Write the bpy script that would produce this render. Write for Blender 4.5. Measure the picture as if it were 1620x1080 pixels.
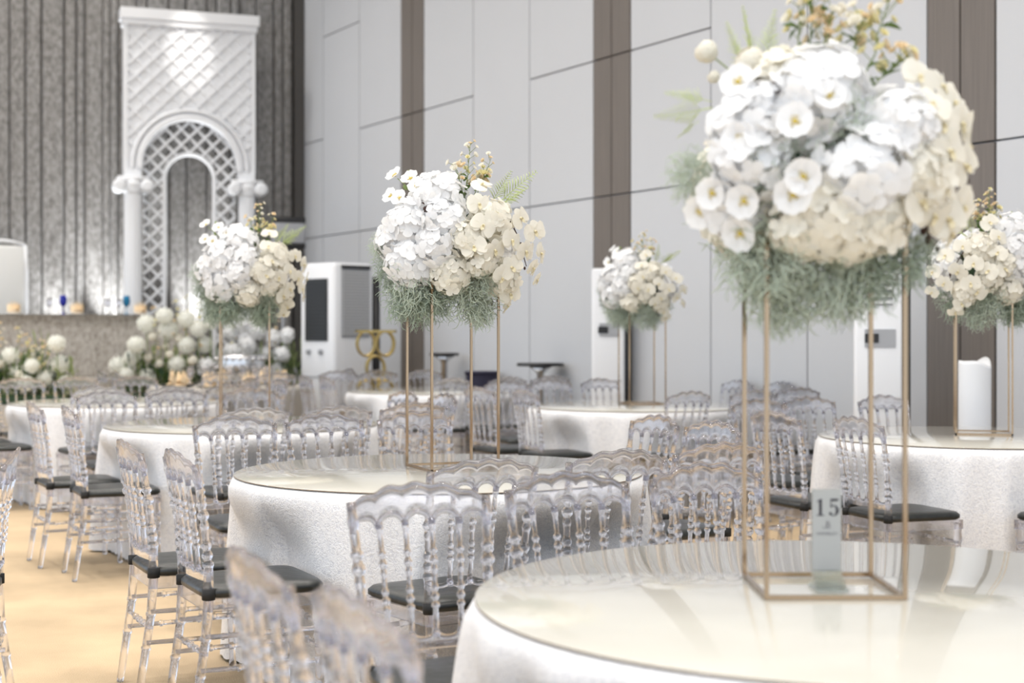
import bpy, math, random
from mathutils import Vector, Matrix
random.seed(7)
PI = math.pi
sc = bpy.context.scene
C = sc.collection
for o in list(bpy.data.objects):
    bpy.data.objects.remove(o, do_unlink=True)

# ------------------------------------------------------------------ camera, world, lights, exposure
F = 2300.0; HZ = 524.0; CAMH = 1.32
cam_d = bpy.data.cameras.new('camera'); cam = bpy.data.objects.new('camera', cam_d); C.objects.link(cam)
cam.location = (0, 0, CAMH); cam.rotation_euler = (PI/2, 0, 0)
cam_d.sensor_width = 36; cam_d.lens = F/1620*36; cam_d.shift_y = -(540-HZ)/1620
cam_d.clip_start = 0.05; cam_d.clip_end = 200
cam_d.dof.use_dof = True; cam_d.dof.focus_distance = 5.3; cam_d.dof.aperture_fstop = 2.4
sc.camera = cam
w = bpy.data.worlds.new('world'); sc.world = w; w.use_nodes = True
w.node_tree.nodes['Background'].inputs[0].default_value = (0.79, 0.88, 1.0, 1)
w.node_tree.nodes['Background'].inputs[1].default_value = 1.05
sc.view_settings.view_transform = 'Standard'; sc.view_settings.look = 'None'
sc.view_settings.gamma = 1; sc.view_settings.use_curve_mapping = False
sc.view_settings.exposure = 0.68
sc.cycles.max_bounces = 20; sc.cycles.transmission_bounces = 16; sc.cycles.transparent_max_bounces = 40
sc.cycles.glossy_bounces = 4; sc.cycles.diffuse_bounces = 4
sc.cycles.caustics_refractive = False; sc.cycles.caustics_reflective = False
CEIL = 8.0

CEIL_LIGHTS = []
for i in range(9):
    for j in range(4):
        x_ = 3.6-0.5076*(i*2.5-1.0)-0.8616*(j*2.5-1.2); y_ = -0.2+0.8616*(i*2.5-1.0)-0.5076*(j*2.5-1.2)+1.5
        CEIL_LIGHTS.append((x_, y_))
for (x, y) in CEIL_LIGHTS:
    l = bpy.data.lights.new('downlight_offscreen', 'AREA'); l.shape = 'DISK'; l.size = 0.34; l.energy = 24; l.color = (1.0, 0.965, 0.915); l.spread = 2.4
    o = bpy.data.objects.new('downlight_offscreen', l); o.location = (x, y, CEIL-0.03); C.objects.link(o)

# ------------------------------------------------------------------ helpers
def at(px, py, Z):
    return Vector(((px-810)*Z/F, Z, CAMH-(py-HZ)*Z/F))

class MB:
    def __init__(s): s.v = []; s.f = []
    def add(s, verts, faces, M=None):
        n = len(s.v)
        s.v += [tuple(M @ Vector(p)) for p in verts] if M is not None else [tuple(p) for p in verts]
        s.f += [tuple(i+n for i in f) for f in faces]
        return s
    def box(s, x0, x1, y0, y1, z0, z1, M=None):
        v = [(x, y, z) for x in (x0, x1) for y in (y0, y1) for z in (z0, z1)]
        return s.add(v, [(0, 1, 3, 2), (4, 6, 7, 5), (0, 4, 5, 1), (2, 3, 7, 6), (0, 2, 6, 4), (1, 5, 7, 3)], M)
    def bbox(s, x0, x1, y0, y1, z0, z1, b, M=None):
        # box with chamfered vertical and horizontal edges (superellipse rings)
        v = []; f = []
        cx, cy = (x0+x1)/2, (y0+y1)/2; hx, hy = (x1-x0)/2, (y1-y0)/2
        def ring(ins, z):
            r = []
            for sx, sy in ((1, 1), (-1, 1), (-1, -1), (1, -1)):
                for k in range(4):
                    a = {(1, 1): 0, (-1, 1): PI/2, (-1, -1): PI, (1, -1): 1.5*PI}[(sx, sy)]+k*PI/6
                    bb = b
                    r.append((cx+sx*(hx-bb)+(bb-ins)*math.cos(a), cy+sy*(hy-bb)+(bb-ins)*math.sin(a), z))
            return r
        rings = [ring(b*0.9, z0), ring(b*0.3, z0+b*0.3), ring(0, z0+b), ring(0, z1-b), ring(b*0.3, z1-b*0.3), ring(b*0.9, z1)]
        n = 16
        for r in rings: v += r
        for i in range(len(rings)-1):
            for k in range(n):
                f.append((i*n+k, i*n+(k+1) % n, (i+1)*n+(k+1) % n, (i+1)*n+k))
        f.append(tuple(range(n-1, -1, -1))); f.append(tuple(range((len(rings)-1)*n, len(rings)*n)))
        return s.add(v, f, M)
    def tube(s, path, rad, n=8, cap=True, closed=False, M=None):
        P = [Vector(p) for p in path]; m = len(P)
        R = rad if isinstance(rad, (list, tuple)) else [rad]*m
        v = []; f = []
        up = None
        for i, p in enumerate(P):
            if closed: t = P[(i+1) % m]-P[i-1]
            else: t = P[min(i+1, m-1)]-P[max(i-1, 0)]
            if t.length < 1e-9: t = Vector((0, 0, 1))
            t.normalize()
            if up is None:
                up = Vector((1, 0, 0)) if abs(t.x) < 0.9 else Vector((0, 1, 0))
            a = (up-t*up.dot(t))
            if a.length < 1e-6: a = t.orthogonal()
            a.normalize(); b = t.cross(a); up = a
            for k in range(n):
                an = 2*PI*k/n
                v.append(p+(a*math.cos(an)+b*math.sin(an))*R[i])
        for i in range(m if closed else m-1):
            j = (i+1) % m
            for k in range(n):
                f.append((i*n+k, i*n+(k+1) % n, j*n+(k+1) % n, j*n+k))
        if cap and not closed:
            f.append(tuple(range(n-1, -1, -1))); f.append(tuple(range((m-1)*n, m*n)))
        return s.add(v, f, M)
    def lathe(s, prof, n=24, M=None, cap=True):
        v = []; f = []
        for r, z in prof:
            for k in range(n):
                a = 2*PI*k/n; v.append((r*math.cos(a), r*math.sin(a), z))
        for i in range(len(prof)-1):
            for k in range(n):
                f.append((i*n+k, i*n+(k+1) % n, (i+1)*n+(k+1) % n, (i+1)*n+k))
        if cap:
            f.append(tuple(range(n-1, -1, -1))); f.append(tuple(range((len(prof)-1)*n, len(prof)*n)))
        return s.add(v, f, M)
    def sphere(s, c, r, n=10, m=6, sc_=(1, 1, 1), M=None):
        prof = [(max(1e-4, math.sin(PI*i/m))*r, -math.cos(PI*i/m)*r) for i in range(m+1)]
        v = []; f = []
        for rr, z in prof:
            for k in range(n):
                a = 2*PI*k/n; v.append((c[0]+rr*math.cos(a)*sc_[0], c[1]+rr*math.sin(a)*sc_[1], c[2]+z*sc_[2]))
        for i in range(m):
            for k in range(n):
                f.append((i*n+k, i*n+(k+1) % n, (i+1)*n+(k+1) % n, (i+1)*n+k))
        return s.add(v, f, M)
    def prism(s, poly, y0, y1, M=None):
        # polygon in x,z extruded along y
        n = len(poly)
        v = [(x, y0, z) for x, z in poly]+[(x, y1, z) for x, z in poly]
        f = [tuple(range(n)), tuple(range(2*n-1, n-1, -1))]
        for k in range(n): f.append((k, n+k, n+(k+1) % n, (k+1) % n))
        return s.add(v, f, M)
    def mesh(s, name, mat, smooth=True):
        me = bpy.data.meshes.new(name); me.from_pydata(s.v, [], s.f); me.update()
        if smooth: me.polygons.foreach_set('use_smooth', [True]*len(me.polygons))
        me.materials.append(mat); return me

def obj(name, me, parent=None, loc=None, rot=None, scale=None):
    o = bpy.data.objects.new(name, me); C.objects.link(o)
    if parent is not None: o.parent = parent
    if loc is not None: o.location = loc
    if rot is not None: o.rotation_euler = rot
    if scale is not None: o.scale = scale if hasattr(scale, '__len__') else (scale,)*3
    return o
def tag(o, label, cat, group=None):
    o['label'] = label; o['category'] = cat
    if group: o['group'] = group
    return o
def thing(name, label, cat, loc=(0, 0, 0), rz=0, group=None):
    o = obj(name, None, None, loc, (0, 0, rz)); o.empty_display_size = 0.1
    return tag(o, label, cat, group)
def struct(name, me, parent=None):
    o = obj(name, me, parent)
    if parent is None: o['kind'] = 'structure'
    return o
def part(name, mb, mat, parent, smooth=True, **k):
    return obj(name, mb.mesh(name, mat, smooth), parent, **k)

# ------------------------------------------------------------------ materials
def nmat(name):
    m = bpy.data.materials.new(name); m.use_nodes = True
    nt = m.node_tree; b = nt.nodes['Principled BSDF']
    return m, nt, b
def pmat(name, col, rough=0.5, metal=0.0, noise=0.0, nscale=20, bump=0.0, bscale=60, coat=0.0, sheen=0.0, subs=0.0, spec=0.5, stretch=(1, 1, 1)):
    m, nt, b = nmat(name)
    b.inputs['Base Color'].default_value = (*col, 1); b.inputs['Roughness'].default_value = rough
    b.inputs['Metallic'].default_value = metal; b.inputs['Coat Weight'].default_value = coat
    b.inputs['Coat Roughness'].default_value = 0.03
    b.inputs['Sheen Weight'].default_value = sheen; b.inputs['Specular IOR Level'].default_value = spec
    if noise or bump:
        tc = nt.nodes.new('ShaderNodeTexCoord'); mp = nt.nodes.new('ShaderNodeMapping')
        mp.inputs['Scale'].default_value = stretch
        nt.links.new(tc.outputs['Object'], mp.inputs['Vector'])
    if noise:
        n = nt.nodes.new('ShaderNodeTexNoise'); n.inputs['Scale'].default_value = nscale; n.inputs['Detail'].default_value = 4
        nt.links.new(mp.outputs[0], n.inputs['Vector'])
        r = nt.nodes.new('ShaderNodeValToRGB')
        r.color_ramp.elements[0].position = 0.3; r.color_ramp.elements[1].position = 0.7
        r.color_ramp.elements[0].color = (*[c*(1-noise) for c in col], 1)
        r.color_ramp.elements[1].color = (*[min(1, c*(1+noise)) for c in col], 1)
        nt.links.new(n.outputs[0], r.inputs[0]); nt.links.new(r.outputs[0], b.inputs['Base Color'])
    if bump:
        n2 = nt.nodes.new('ShaderNodeTexNoise'); n2.inputs['Scale'].default_value = bscale; n2.inputs['Detail'].default_value = 5
        nt.links.new(mp.outputs[0], n2.inputs['Vector'])
        bp = nt.nodes.new('ShaderNodeBump'); bp.inputs['Strength'].default_value = bump; bp.inputs['Distance'].default_value = 0.01
        nt.links.new(n2.outputs[0], bp.inputs['Height']); nt.links.new(bp.outputs[0], b.inputs['Normal'])
    return m
def acrylic(name, tint, fac):
    m = bpy.data.materials.new(name); m.use_nodes = True; nt = m.node_tree; nt.nodes.clear()
    out = nt.nodes.new('ShaderNodeOutputMaterial')
    g = nt.nodes.new('ShaderNodeBsdfGlass'); g.inputs['IOR'].default_value = 1.52; g.inputs['Roughness'].default_value = 0.02
    g.inputs['Color'].default_value = (*tint, 1)
    t = nt.nodes.new('ShaderNodeBsdfTransparent'); t.inputs['Color'].default_value = (*tint, 1)
    mx = nt.nodes.new('ShaderNodeMixShader'); mx.inputs[0].default_value = fac
    nt.links.new(t.outputs[0], mx.inputs[1]); nt.links.new(g.outputs[0], mx.inputs[2])
    nt.links.new(mx.outputs[0], out.inputs['Surface'])
    return m
def petalmat(name, col, trans=0.35, rough=0.6):
    m = bpy.data.materials.new(name); m.use_nodes = True; nt = m.node_tree; b = nt.nodes['Principled BSDF']
    b.inputs['Base Color'].default_value = (*col, 1); b.inputs['Roughness'].default_value = rough
    b.inputs['Specular IOR Level'].default_value = 0.25
    tr = nt.nodes.new('ShaderNodeBsdfTranslucent'); tr.inputs['Color'].default_value = (*col, 1)
    mx = nt.nodes.new('ShaderNodeMixShader'); mx.inputs[0].default_value = trans
    nt.links.new(b.outputs[0], mx.inputs[1]); nt.links.new(tr.outputs[0], mx.inputs[2])
    nt.links.new(mx.outputs[0], nt.nodes['Material Output'].inputs['Surface'])
    return m

M = {}
M['acrylic'] = acrylic('clear_acrylic', (0.974, 0.977, 0.998), 0.70)
M['card_acrylic'] = acrylic('card_acrylic', (0.95, 0.97, 0.96), 0.5)
M['leather'] = pmat('black_leather', (0.012, 0.014, 0.013), 0.32, noise=0.3, nscale=30, bump=0.25, bscale=25)
M['strap'] = pmat('black_strap', (0.006, 0.006, 0.006), 0.7)
M['wall'] = pmat('wall_panel', (0.54, 0.553, 0.578), 0.55, noise=0.015, nscale=0.7)
M['joint'] = pmat('wall_joint', (0.54, 0.553, 0.578), 0.7)
M['taupe'] = pmat('taupe_wood', (0.155, 0.135, 0.12), 0.5, noise=0.12, nscale=3, stretch=(30, 30, 0.6))
M['ceil'] = pmat('ceiling_paint', (0.8, 0.79, 0.77), 0.8)
M['carpet'] = pmat('carpet', (0.56, 0.42, 0.265), 0.95, noise=0.14, nscale=2.2, bump=0.5, bscale=180)
M['gold'] = pmat('brushed_gold', (0.38, 0.27, 0.17), 0.15, metal=1.0)
M['gold_dark'] = pmat('old_gold', (0.40, 0.30, 0.12), 0.35, metal=0.9)
M['glass_top'] = pmat('cream_glass', (0.62, 0.60, 0.535), 0.16, coat=0.8, noise=0.02, nscale=3)
M['glass_edge'] = pmat('glass_edge', (0.24, 0.17, 0.11), 0.2)
M['board'] = pmat('table_board', (0.45, 0.35, 0.24), 0.6)
M['steel'] = pmat('steel', (0.62, 0.62, 0.63), 0.22, metal=1.0)
M['black'] = pmat('black_plastic', (0.012, 0.012, 0.013), 0.4)
M['white'] = pmat('white_plastic', (0.78, 0.79, 0.81), 0.35)
M['grey'] = pmat('grey_plastic', (0.33, 0.34, 0.36), 0.4)
M['archwhite'] = pmat('arch_white', (0.80, 0.81, 0.83), 0.45)
M['offwhite'] = pmat('white_leather', (0.72, 0.72, 0.70), 0.45)
M['peach'] = pmat('peach_napkin', (0.88, 0.68, 0.44), 0.8)
M['darkplate'] = pmat('dark_plate', (0.02, 0.022, 0.02), 0.25)
M['porcelain'] = pmat('porcelain', (0.8, 0.8, 0.79), 0.2)
M['navy'] = pmat('navy_cloth', (0.02, 0.018, 0.04), 0.8)
M['greycloth'] = pmat('taupe_cloth', (0.40, 0.37, 0.33), 0.6, noise=0.05, nscale=8)
M['wax'] = pmat('white_wax', (0.80, 0.81, 0.83), 0.5)
M['ink'] = pmat('black_ink', (0.02, 0.016, 0.025), 0.6)
M['inkgrey'] = pmat('grey_ink', (0.16, 0.15, 0.16), 0.6)
M['card'] = pmat('silver_card', (0.40, 0.40, 0.385), 0.4)
for nm, c in (('blue', (0.01, 0.03, 0.55)), ('cyan', (0.01, 0.32, 0.62))):
    m, nt, b = nmat('glass_'+nm); b.inputs['Base Color'].default_value = (*c, 1); b.inputs['Roughness'].default_value = 0.05
    b.inputs['Transmission Weight'].default_value = 0.5; M['glass_'+nm] = m
# petals and greens
M['pet_white'] = petalmat('petal_white', (0.93, 0.93, 0.93)); M['pet_cream'] = petalmat('petal_cream', (0.90, 0.87, 0.78))
M['pet_orchid'] = petalmat('petal_orchid', (0.88, 0.85, 0.76)); M['pet_yellow'] = petalmat('petal_yellow', (0.86, 0.80, 0.50))
M['pet_blush'] = petalmat('petal_blush', (0.88, 0.74, 0.52))
M['stamen'] = pmat('stamen', (0.55, 0.42, 0.06), 0.7); M['lip'] = pmat('orchid_lip', (0.74, 0.66, 0.44), 0.6)
M['leaf'] = petalmat('leaf_green', (0.10, 0.17, 0.045), 0.25, 0.45); M['leaf_dark'] = petalmat('leaf_dark', (0.03, 0.07, 0.035), 0.15, 0.5)
M['fern'] = petalmat('fern_green', (0.66, 0.74, 0.36), 0.3); M['moss'] = petalmat('moss_green', (0.46, 0.54, 0.43), 0.25, 0.8)
M['moss_pale'] = petalmat('moss_pale', (0.60, 0.67, 0.56), 0.25, 0.8)
M['stem'] = pmat('stem_green', (0.20, 0.26, 0.08), 0.6); M['twig'] = pmat('dark_twig', (0.045, 0.018, 0.012), 0.6)
M['foam'] = pmat('floral_foam', (0.03, 0.06, 0.03), 0.9)

def mat_cloth():
    m, nt, b = nmat('silver_satin'); L = nt.links
    tc = nt.nodes.new('ShaderNodeTexCoord'); mp = nt.nodes.new('ShaderNodeMapping'); mp.inputs['Scale'].default_value = (1, 1, 1)
    L.new(tc.outputs['Object'], mp.inputs[0])
    n = nt.nodes.new('ShaderNodeTexNoise'); n.inputs['Scale'].default_value = 85; n.inputs['Detail'].default_value = 6; n.inputs['Distortion'].default_value = 1.6
    L.new(mp.outputs[0], n.inputs['Vector'])
    wv = nt.nodes.new('ShaderNodeTexNoise'); wv.inputs['Scale'].default_value = 9; wv.inputs['Distortion'].default_value = 3.0; wv.inputs['Detail'].default_value = 3
    L.new(mp.outputs[0], wv.inputs['Vector'])
    mx = nt.nodes.new('ShaderNodeMath'); mx.operation = 'MULTIPLY_ADD'; mx.inputs[1].default_value = 0.5
    L.new(wv.outputs[0], mx.inputs[0]); L.new(n.outputs[0], mx.inputs[2])
    bp = nt.nodes.new('ShaderNodeBump'); bp.inputs['Strength'].default_value = 0.38; bp.inputs['Distance'].default_value = 0.012
    L.new(mx.outputs[0], bp.inputs['Height']); L.new(bp.outputs[0], b.inputs['Normal'])
    r = nt.nodes.new('ShaderNodeValToRGB'); r.color_ramp.elements[0].position = 0.36; r.color_ramp.elements[1].position = 0.56
    r.color_ramp.elements[0].color = (0.66, 0.66, 0.69, 1); r.color_ramp.elements[1].color = (0.84, 0.83, 0.83, 1)
    L.new(n.outputs[0], r.inputs[0]); L.new(r.outputs[0], b.inputs['Base Color'])
    b.inputs['Roughness'].default_value = 0.36; b.inputs['Specular IOR Level'].default_value = 0.9
    b.inputs['Sheen Weight'].default_value = 0.3
    return m
M['cloth'] = mat_cloth()
def mat_backdrop(name, c0, c1, c2, sc_=9):
    m, nt, b = nmat(name); L = nt.links
    tc = nt.nodes.new('ShaderNodeTexCoord'); mp = nt.nodes.new('ShaderNodeMapping'); mp.inputs['Scale'].default_value = (1, 1, 0.6)
    L.new(tc.outputs['Object'], mp.inputs[0])
    n = nt.nodes.new('ShaderNodeTexNoise'); n.inputs['Scale'].default_value = sc_*2.4; n.inputs['Detail'].default_value = 7; n.inputs['Roughness'].default_value = 0.75
    L.new(mp.outputs[0], n.inputs['Vector'])
    r = nt.nodes.new('ShaderNodeValToRGB'); e = r.color_ramp.elements
    e[0].position = 0.33; e[1].position = 0.66; e[0].color = (*c0, 1); e[1].color = (*c2, 1)
    k = e.new(0.47); k.color = (*c1, 1)
    L.new(n.outputs[0], r.inputs[0]); L.new(r.outputs[0], b.inputs['Base Color'])
    bp = nt.nodes.new('ShaderNodeBump'); bp.inputs['Strength'].default_value = 0.5; bp.inputs['Distance'].default_value = 0.02
    L.new(n.outputs[0], bp.inputs['Height']); L.new(bp.outputs[0], b.inputs['Normal'])
    b.inputs['Roughness'].default_value = 0.42; b.inputs['Sheen Weight'].default_value = 0.2
    return m
M['velvet'] = mat_backdrop('crushed_velvet', (0.07, 0.064, 0.058), (0.19, 0.18, 0.17), (0.33, 0.32, 0.31))
M['sequin'] = mat_backdrop('sequin_cloth', (0.20, 0.175, 0.14), (0.36, 0.325, 0.285), (0.54, 0.51, 0.47), 12)

# ------------------------------------------------------------------ room
fl = MB().box(-14, 12, -4, 26, -0.1, 0); struct('floor', fl.mesh('floor', M['carpet'], False))
cl = MB().box(-14, 12, -4, 26, CEIL, CEIL+0.1); struct('ceiling', cl.mesh('ceiling', M['ceil'], False))
# right wall: line X = 9 - 0.5891*Z ; d = along towards camera, n = into room
WD = Vector((0.5076, -0.8616, 0)); WN = Vector((-0.8616, -0.5076, 0))
def wpt(Z): return Vector((9-0.5891*Z, Z, 0))
WM = Matrix.Translation(wpt(20.29)) @ Matrix(((WD.x, WN.x, 0, 0), (WD.y, WN.y, 0, 0), (0, 0, 1, 0), (0, 0, 0, 1)))
def wu(Z): return (20.29-Z)/0.8616
wall = struct('wall_right', MB().box(-0.5, 29, -0.25, -0.06, 0, CEIL, WM).mesh('wall_right', M['joint'], False))
G = 0.008
def wpanel(name, Z0, Z1, z0, z1, mat, proud=0.0):
    u0, u1 = wu(Z0)+G, wu(Z1)-G
    part(name, MB().box(u0, u1, -0.064, proud, z0+G, z1-G, WM), mat, wall, False)
cols = [('A', 20.29, 19.6), ('C', 19.6, 18.59), ('A', 18.59, 17.55), ('S', 17.55, 17.03), ('A', 17.03, 16.0), ('C', 16.0, 14.97), ('A', 14.97, 13.95),
        ('S', 13.95, 13.42), ('A', 13.42, 12.40), ('C', 12.40, 11.36), ('A', 11.36, 10.29), ('S', 10.29, 9.764), ('A', 9.764, 8.74), ('C', 8.74, 7.71),
        ('A', 7.71, 6.68), ('S', 6.68, 6.155), ('A', 6.155, 5.13), ('C', 5.13, 4.10), ('A', 4.10, 3.07), ('S', 3.07, 2.55), ('A', 2.55, 1.5), ('C', 1.5, 0.5), ('A', 0.5, -0.5)]
for k, Z0, Z1 in cols:
    zs = {'A': [0.12, 2.6, 3.91, CEIL], 'C': [0.12, 2.6, 5.28, CEIL], 'S': [0.12, 2.6, 3.91, CEIL]}[k]
    for a, b in zip(zs, zs[1:]):
        if k == 'S':
            Zm = (Z0+Z1)/2
            wpanel('taupe_board', Z0, Zm, a, b, M['taupe'], 0.004); wpanel('taupe_board', Zm, Z1, a, b, M['taupe'], 0.004)
        else: wpanel('wall_panel', Z0, Z1, a, b, M['wall'])
struct('baseboard_right', MB().box(0, 24, -0.064, 0.02, 0, 0.12, WM).mesh('baseboard_right', M['taupe'], False))
# stage backdrop wall: frame with x along the wall to the right, y away from the room
SE = Vector((0.943, 0.3335, 0)).normalized(); SA = math.atan2(SE.y, SE.x); SC = wpt(20.29)
SM = Matrix.Translation(SC) @ Matrix.Rotation(SA, 4, 'Z')       # local x<0 = left along wall, local y<0 = towards room
def stage_x(px, q):
    # local x on the plane local y = -q that shows at pixel column px
    r = (px-810)/F
    o = SC+Vector((SE.y, -SE.x, 0))*q
    t = (r*o.y-o.x)/(SE.x-r*SE.y)
    return t
wb = struct('wall_back', MB().box(-10, 0.3, 0.02, 0.2, 0, CEIL, SM).mesh('wall_back', M['velvet'], False))
x = -0.12; rnd = random.Random(3)
while x > -7.5:
    wd = rnd.choice([0.10, 0.13, 0.16, 0.2, 0.24, 0.28]); dp = rnd.uniform(0.03, 0.10)
    pr = [(-wd/2+0.006, 0.02), (-wd/2+0.008, -dp*0.7), (-wd/2+0.03, -dp), (wd/2-0.03, -dp), (wd/2-0.008, -dp*0.7), (wd/2-0.006, 0.02)]
    mb = MB(); n = len(pr); z0, z1 = 0.0, CEIL
    v = [(x-wd/2+a, b, z0) for a, b in pr]+[(x-wd/2+a, b, z1) for a, b in pr]
    mb.add(v, [tuple(range(n)), tuple(range(2*n-1, n-1, -1))]+[(k, (k+1) % n, n+(k+1) % n, n+k) for k in range(n)], SM)
    part('fluted_panel', mb, M['velvet'], wb, False)
    x -= wd
struct('trim_1', MB().box(-0.11, 0.02, -0.16, 0.0, 0, CEIL, SM).mesh('trim_1', pmat('dark_trim', (0.06, 0.055, 0.05), 0.6), False))
# stage platform
STZ = 0.77
struct('stage_floor', MB().box(-9.5, stage_x(432, 2.0), -2.5, 0.0, 0, STZ, SM).mesh('stage_floor', M['greycloth'], False))
ring = MB().lathe([(0.125, -0.02), (0.165, -0.02), (0.17, 0.0), (0.125, 0.0)], 20, cap=False).mesh('trim_ring', M['white'])
can = MB().lathe([(0.126, 0.0), (0.126, -0.012), (0.126, 0.0)], 20, cap=False).mesh('can', M['steel'])
for (x, y) in CEIL_LIGHTS:
    t = thing('ceiling_downlight', 'round recessed downlight in the ceiling above the banquet tables', 'ceiling light', (x, y, CEIL), 0, 'recessed ceiling downlights')
    obj('trim_ring', ring, t); obj('can', can, t)

# ------------------------------------------------------------------ chair
def backy(z):
    pts = [(0, -0.055), (0.15, -0.032), (0.30, -0.010), (0.45, 0.0), (0.55, -0.003), (0.70, -0.020), (0.85, -0.046), (0.93, -0.062)]
    for (a, b), (c, d) in zip(pts, pts[1:]):
        if z <= c: return b+(d-b)*(z-a)/(c-a)
    return pts[-1][1]
def postx(z): return 0.160+0.006*min(z, 0.45)/0.45+0.026*max(0, z-0.45)/0.42
def bow(t): return -0.022*(1-t*t)
def bead_profile(z0, z1, segs):
    # segs: list of (fraction, radius); returns densely sampled z, r
    out = []
    for fr, r in segs: out.append((z0+(z1-z0)*fr, r))
    return out
def beads(z0, z1, n, r0, r1):
    o = []
    for i in range(n):
        a = z0+(z1-z0)*i/n; d = (z1-z0)/n
        k = r1*(0.82+0.18*math.sin(i*1.7+1))
        o += [(a+0.02*d, r0), (a+0.2*d, k*0.86), (a+0.45*d, k), (a+0.7*d, k*0.88), (a+0.94*d, r0)]
    return o
def chair_meshes():
    A = M['acrylic']; D = {}
    # rear legs / posts
    for s in (-1, 1):
        prof = [(0, .0125), (.02, .0135), (.10, .0145), (.18, .015), (.183, .018), (.19, .018), (.193, .015), (.30, .0155), (.303, .0185), (.312, .0185), (.315, .0155), (.40, .017),
                (.45, .017), (.50, .0165), (.545, .016), (.55, .019), (.56, .019), (.565, .014)] + beads(.57, .735, 5, .0125, .020) + \
               [(.745, .013), (.75, .018), (.758, .018), (.763, .013), (.82, .0125), (.83, .0155), (.845, .0155), (.85, .013), (.885, .012)]
        mb = MB().tube([(s*postx(z), backy(z), z) for z, r in prof], [r for z, r in prof], 10)
        D['rear_leg', s] = mb.mesh('rear_leg', A)
    # spindles
    for i, t in enumerate((-.6, -.2, .2, .6)):
        prof = [(.525, .010), (.535, .011), (.545, .0085), (.60, .008), (.605, .012), (.612, .012), (.616, .008)] + beads(.62, .735, 5, .0075, .0125) + \
               [(.74, .0075), (.745, .0115), (.752, .0115), (.756, .0075), (.80, .0075), (.81, .010), (.83, .010)]
        mb = MB().tube([(t*postx(z), backy(z)+bow(t), z) for z, r in prof], [r for z, r in prof], 8)
        D['spindle', i] = mb.mesh('spindle', A)
    # top rail: wavy plate with arches
    def P(t, z, dy=0): return (t*postx(z)*1.03, backy(z)+bow(t)+dy, z)
    def ztop(t): return 0.868+0.050*(1-abs(t)**2.2)+0.004*math.cos(t*PI*5)
    def spr(t): return 0.805+0.010*(1-t*t)
    def zlow(t):
        u = ((t+1)/0.4) % 1.0
        if t >= 0.9999: u = 0
        u = 2*u-1
        return spr(t)+0.034*math.sqrt(max(0, 1-u*u))
    N = 60; mb = MB(); v = []; f = []
    for i in range(N+1):
        t = -1+2*i/N
        for k in range(4):
            z = zlow(t)+(ztop(t)-zlow(t))*k/3
            v.append(P(t, z, -0.004)); v.append(P(t, z, 0.004))
    for i in range(N):
        a, b = i*8, (i+1)*8
        for k in range(3):
            f.append((a+2*k, b+2*k, b+2*k+2, a+2*k+2)); f.append((a+2*k+1, a+2*k+3, b+2*k+3, b+2*k+1))
        f.append((a, a+1, b+1, b)); f.append((a+6, b+6, b+7, a+7))
    f.append((0, 2, 4, 6, 7, 5, 3, 1)); f.append(tuple(N*8+k for k in (1, 3, 5, 7, 6, 4, 2, 0)))
    mb.add(v, f)
    mb.tube([P(-1+2*i/40, ztop(-1+2*i/40)) for i in range(41)], 0.0062, 7)
    for j in range(5):
        ts = [-1+0.4*j+0.4*(0.5-0.5*math.cos(PI*k/10)) for k in range(11)]
        mb.tube([P(t, zlow(min(max(t, -1+0.4*j+1e-4), -1+0.4*j+0.3999))) for t in ts], 0.0080, 7)
    D['top_rail'] = mb.mesh('top_rail', A)
    # lower scalloped rail and back bar
    mb = MB()
    for j in range(5):
        ts = [-1+0.4*j+0.4*(0.5-0.5*math.cos(PI*k/10)) for k in range(11)]
        pth = []
        for k, t in enumerate(ts):
            u = -math.cos(PI*k/10); z = 0.545-0.022*math.sqrt(max(0, 1-u*u)); pth.append((t*postx(z), backy(z)+bow(t), z))
        mb.tube(pth, 0.008, 7)
    D['scallop_rail'] = mb.mesh('scallop_rail', A)
    mb = MB(); n = 12; v = []; f = []
    for i in range(n+1):
        t = -1+2*i/n
        for z, dy in ((.498, -.006), (.520, -.006), (.520, .006), (.498, .006)):
            v.append((t*postx(z), backy(z)+bow(t)*0.8+dy, z))
    for i in range(n):
        for k in range(4): f.append((i*4+k, i*4+(k+1) % 4, (i+1)*4+(k+1) % 4, (i+1)*4+k))
    f += [(0, 1, 2, 3), (n*4+3, n*4+2, n*4+1, n*4)]
    D['back_bar'] = mb.add(v, f).mesh('back_bar', A, False)
    # seat frame (trapezoid ring)
    mb = MB()
    cr = [(-.168, 0.0), (.168, 0.0), (.197, .385), (-.197, .385)]
    for a, b in zip(cr, cr[1:]+cr[:1]):
        d = Vector((b[0]-a[0], b[1]-a[1], 0)); Ln = d.length
        R = Matrix.Translation((a[0], a[1], 0)) @ Matrix.Rotation(math.atan2(d.y, d.x), 4, 'Z')
        mb.box(0, Ln, -0.010, 0.010, .398, .440, R)
    D['seat_frame'] = mb.mesh('seat_frame', A, False)
    # cushion
    mb = MB(); v = []; f = []; n = 40
    def outline(k, ins):
        a = 2*PI*k/n; c, s_ = math.cos(a), math.sin(a); p = 0.30
        ux = math.copysign(abs(c)**p, c); uy = math.copysign(abs(s_)**p, s_)
        y = 0.192+uy*(0.212-ins); hw = 0.176+0.036*(uy+1)/2
        return (ux*(hw-ins), y)
    prof = [(.10, .440), (.012, .440), (.0, .448), (.0, .463), (.012, .475), (.05, .481), (.12, .484)]
    for ins, z in prof:
        for k in range(n):
            x_, y_ = outline(k, ins); v.append((x_, y_, z))
    for i in range(len(prof)-1):
        for k in range(n): f.append((i*n+k, i*n+(k+1) % n, (i+1)*n+(k+1) % n, (i+1)*n+k))
    f.append(tuple(range(n-1, -1, -1))); f.append(tuple(range((len(prof)-1)*n, len(prof)*n)))
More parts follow.
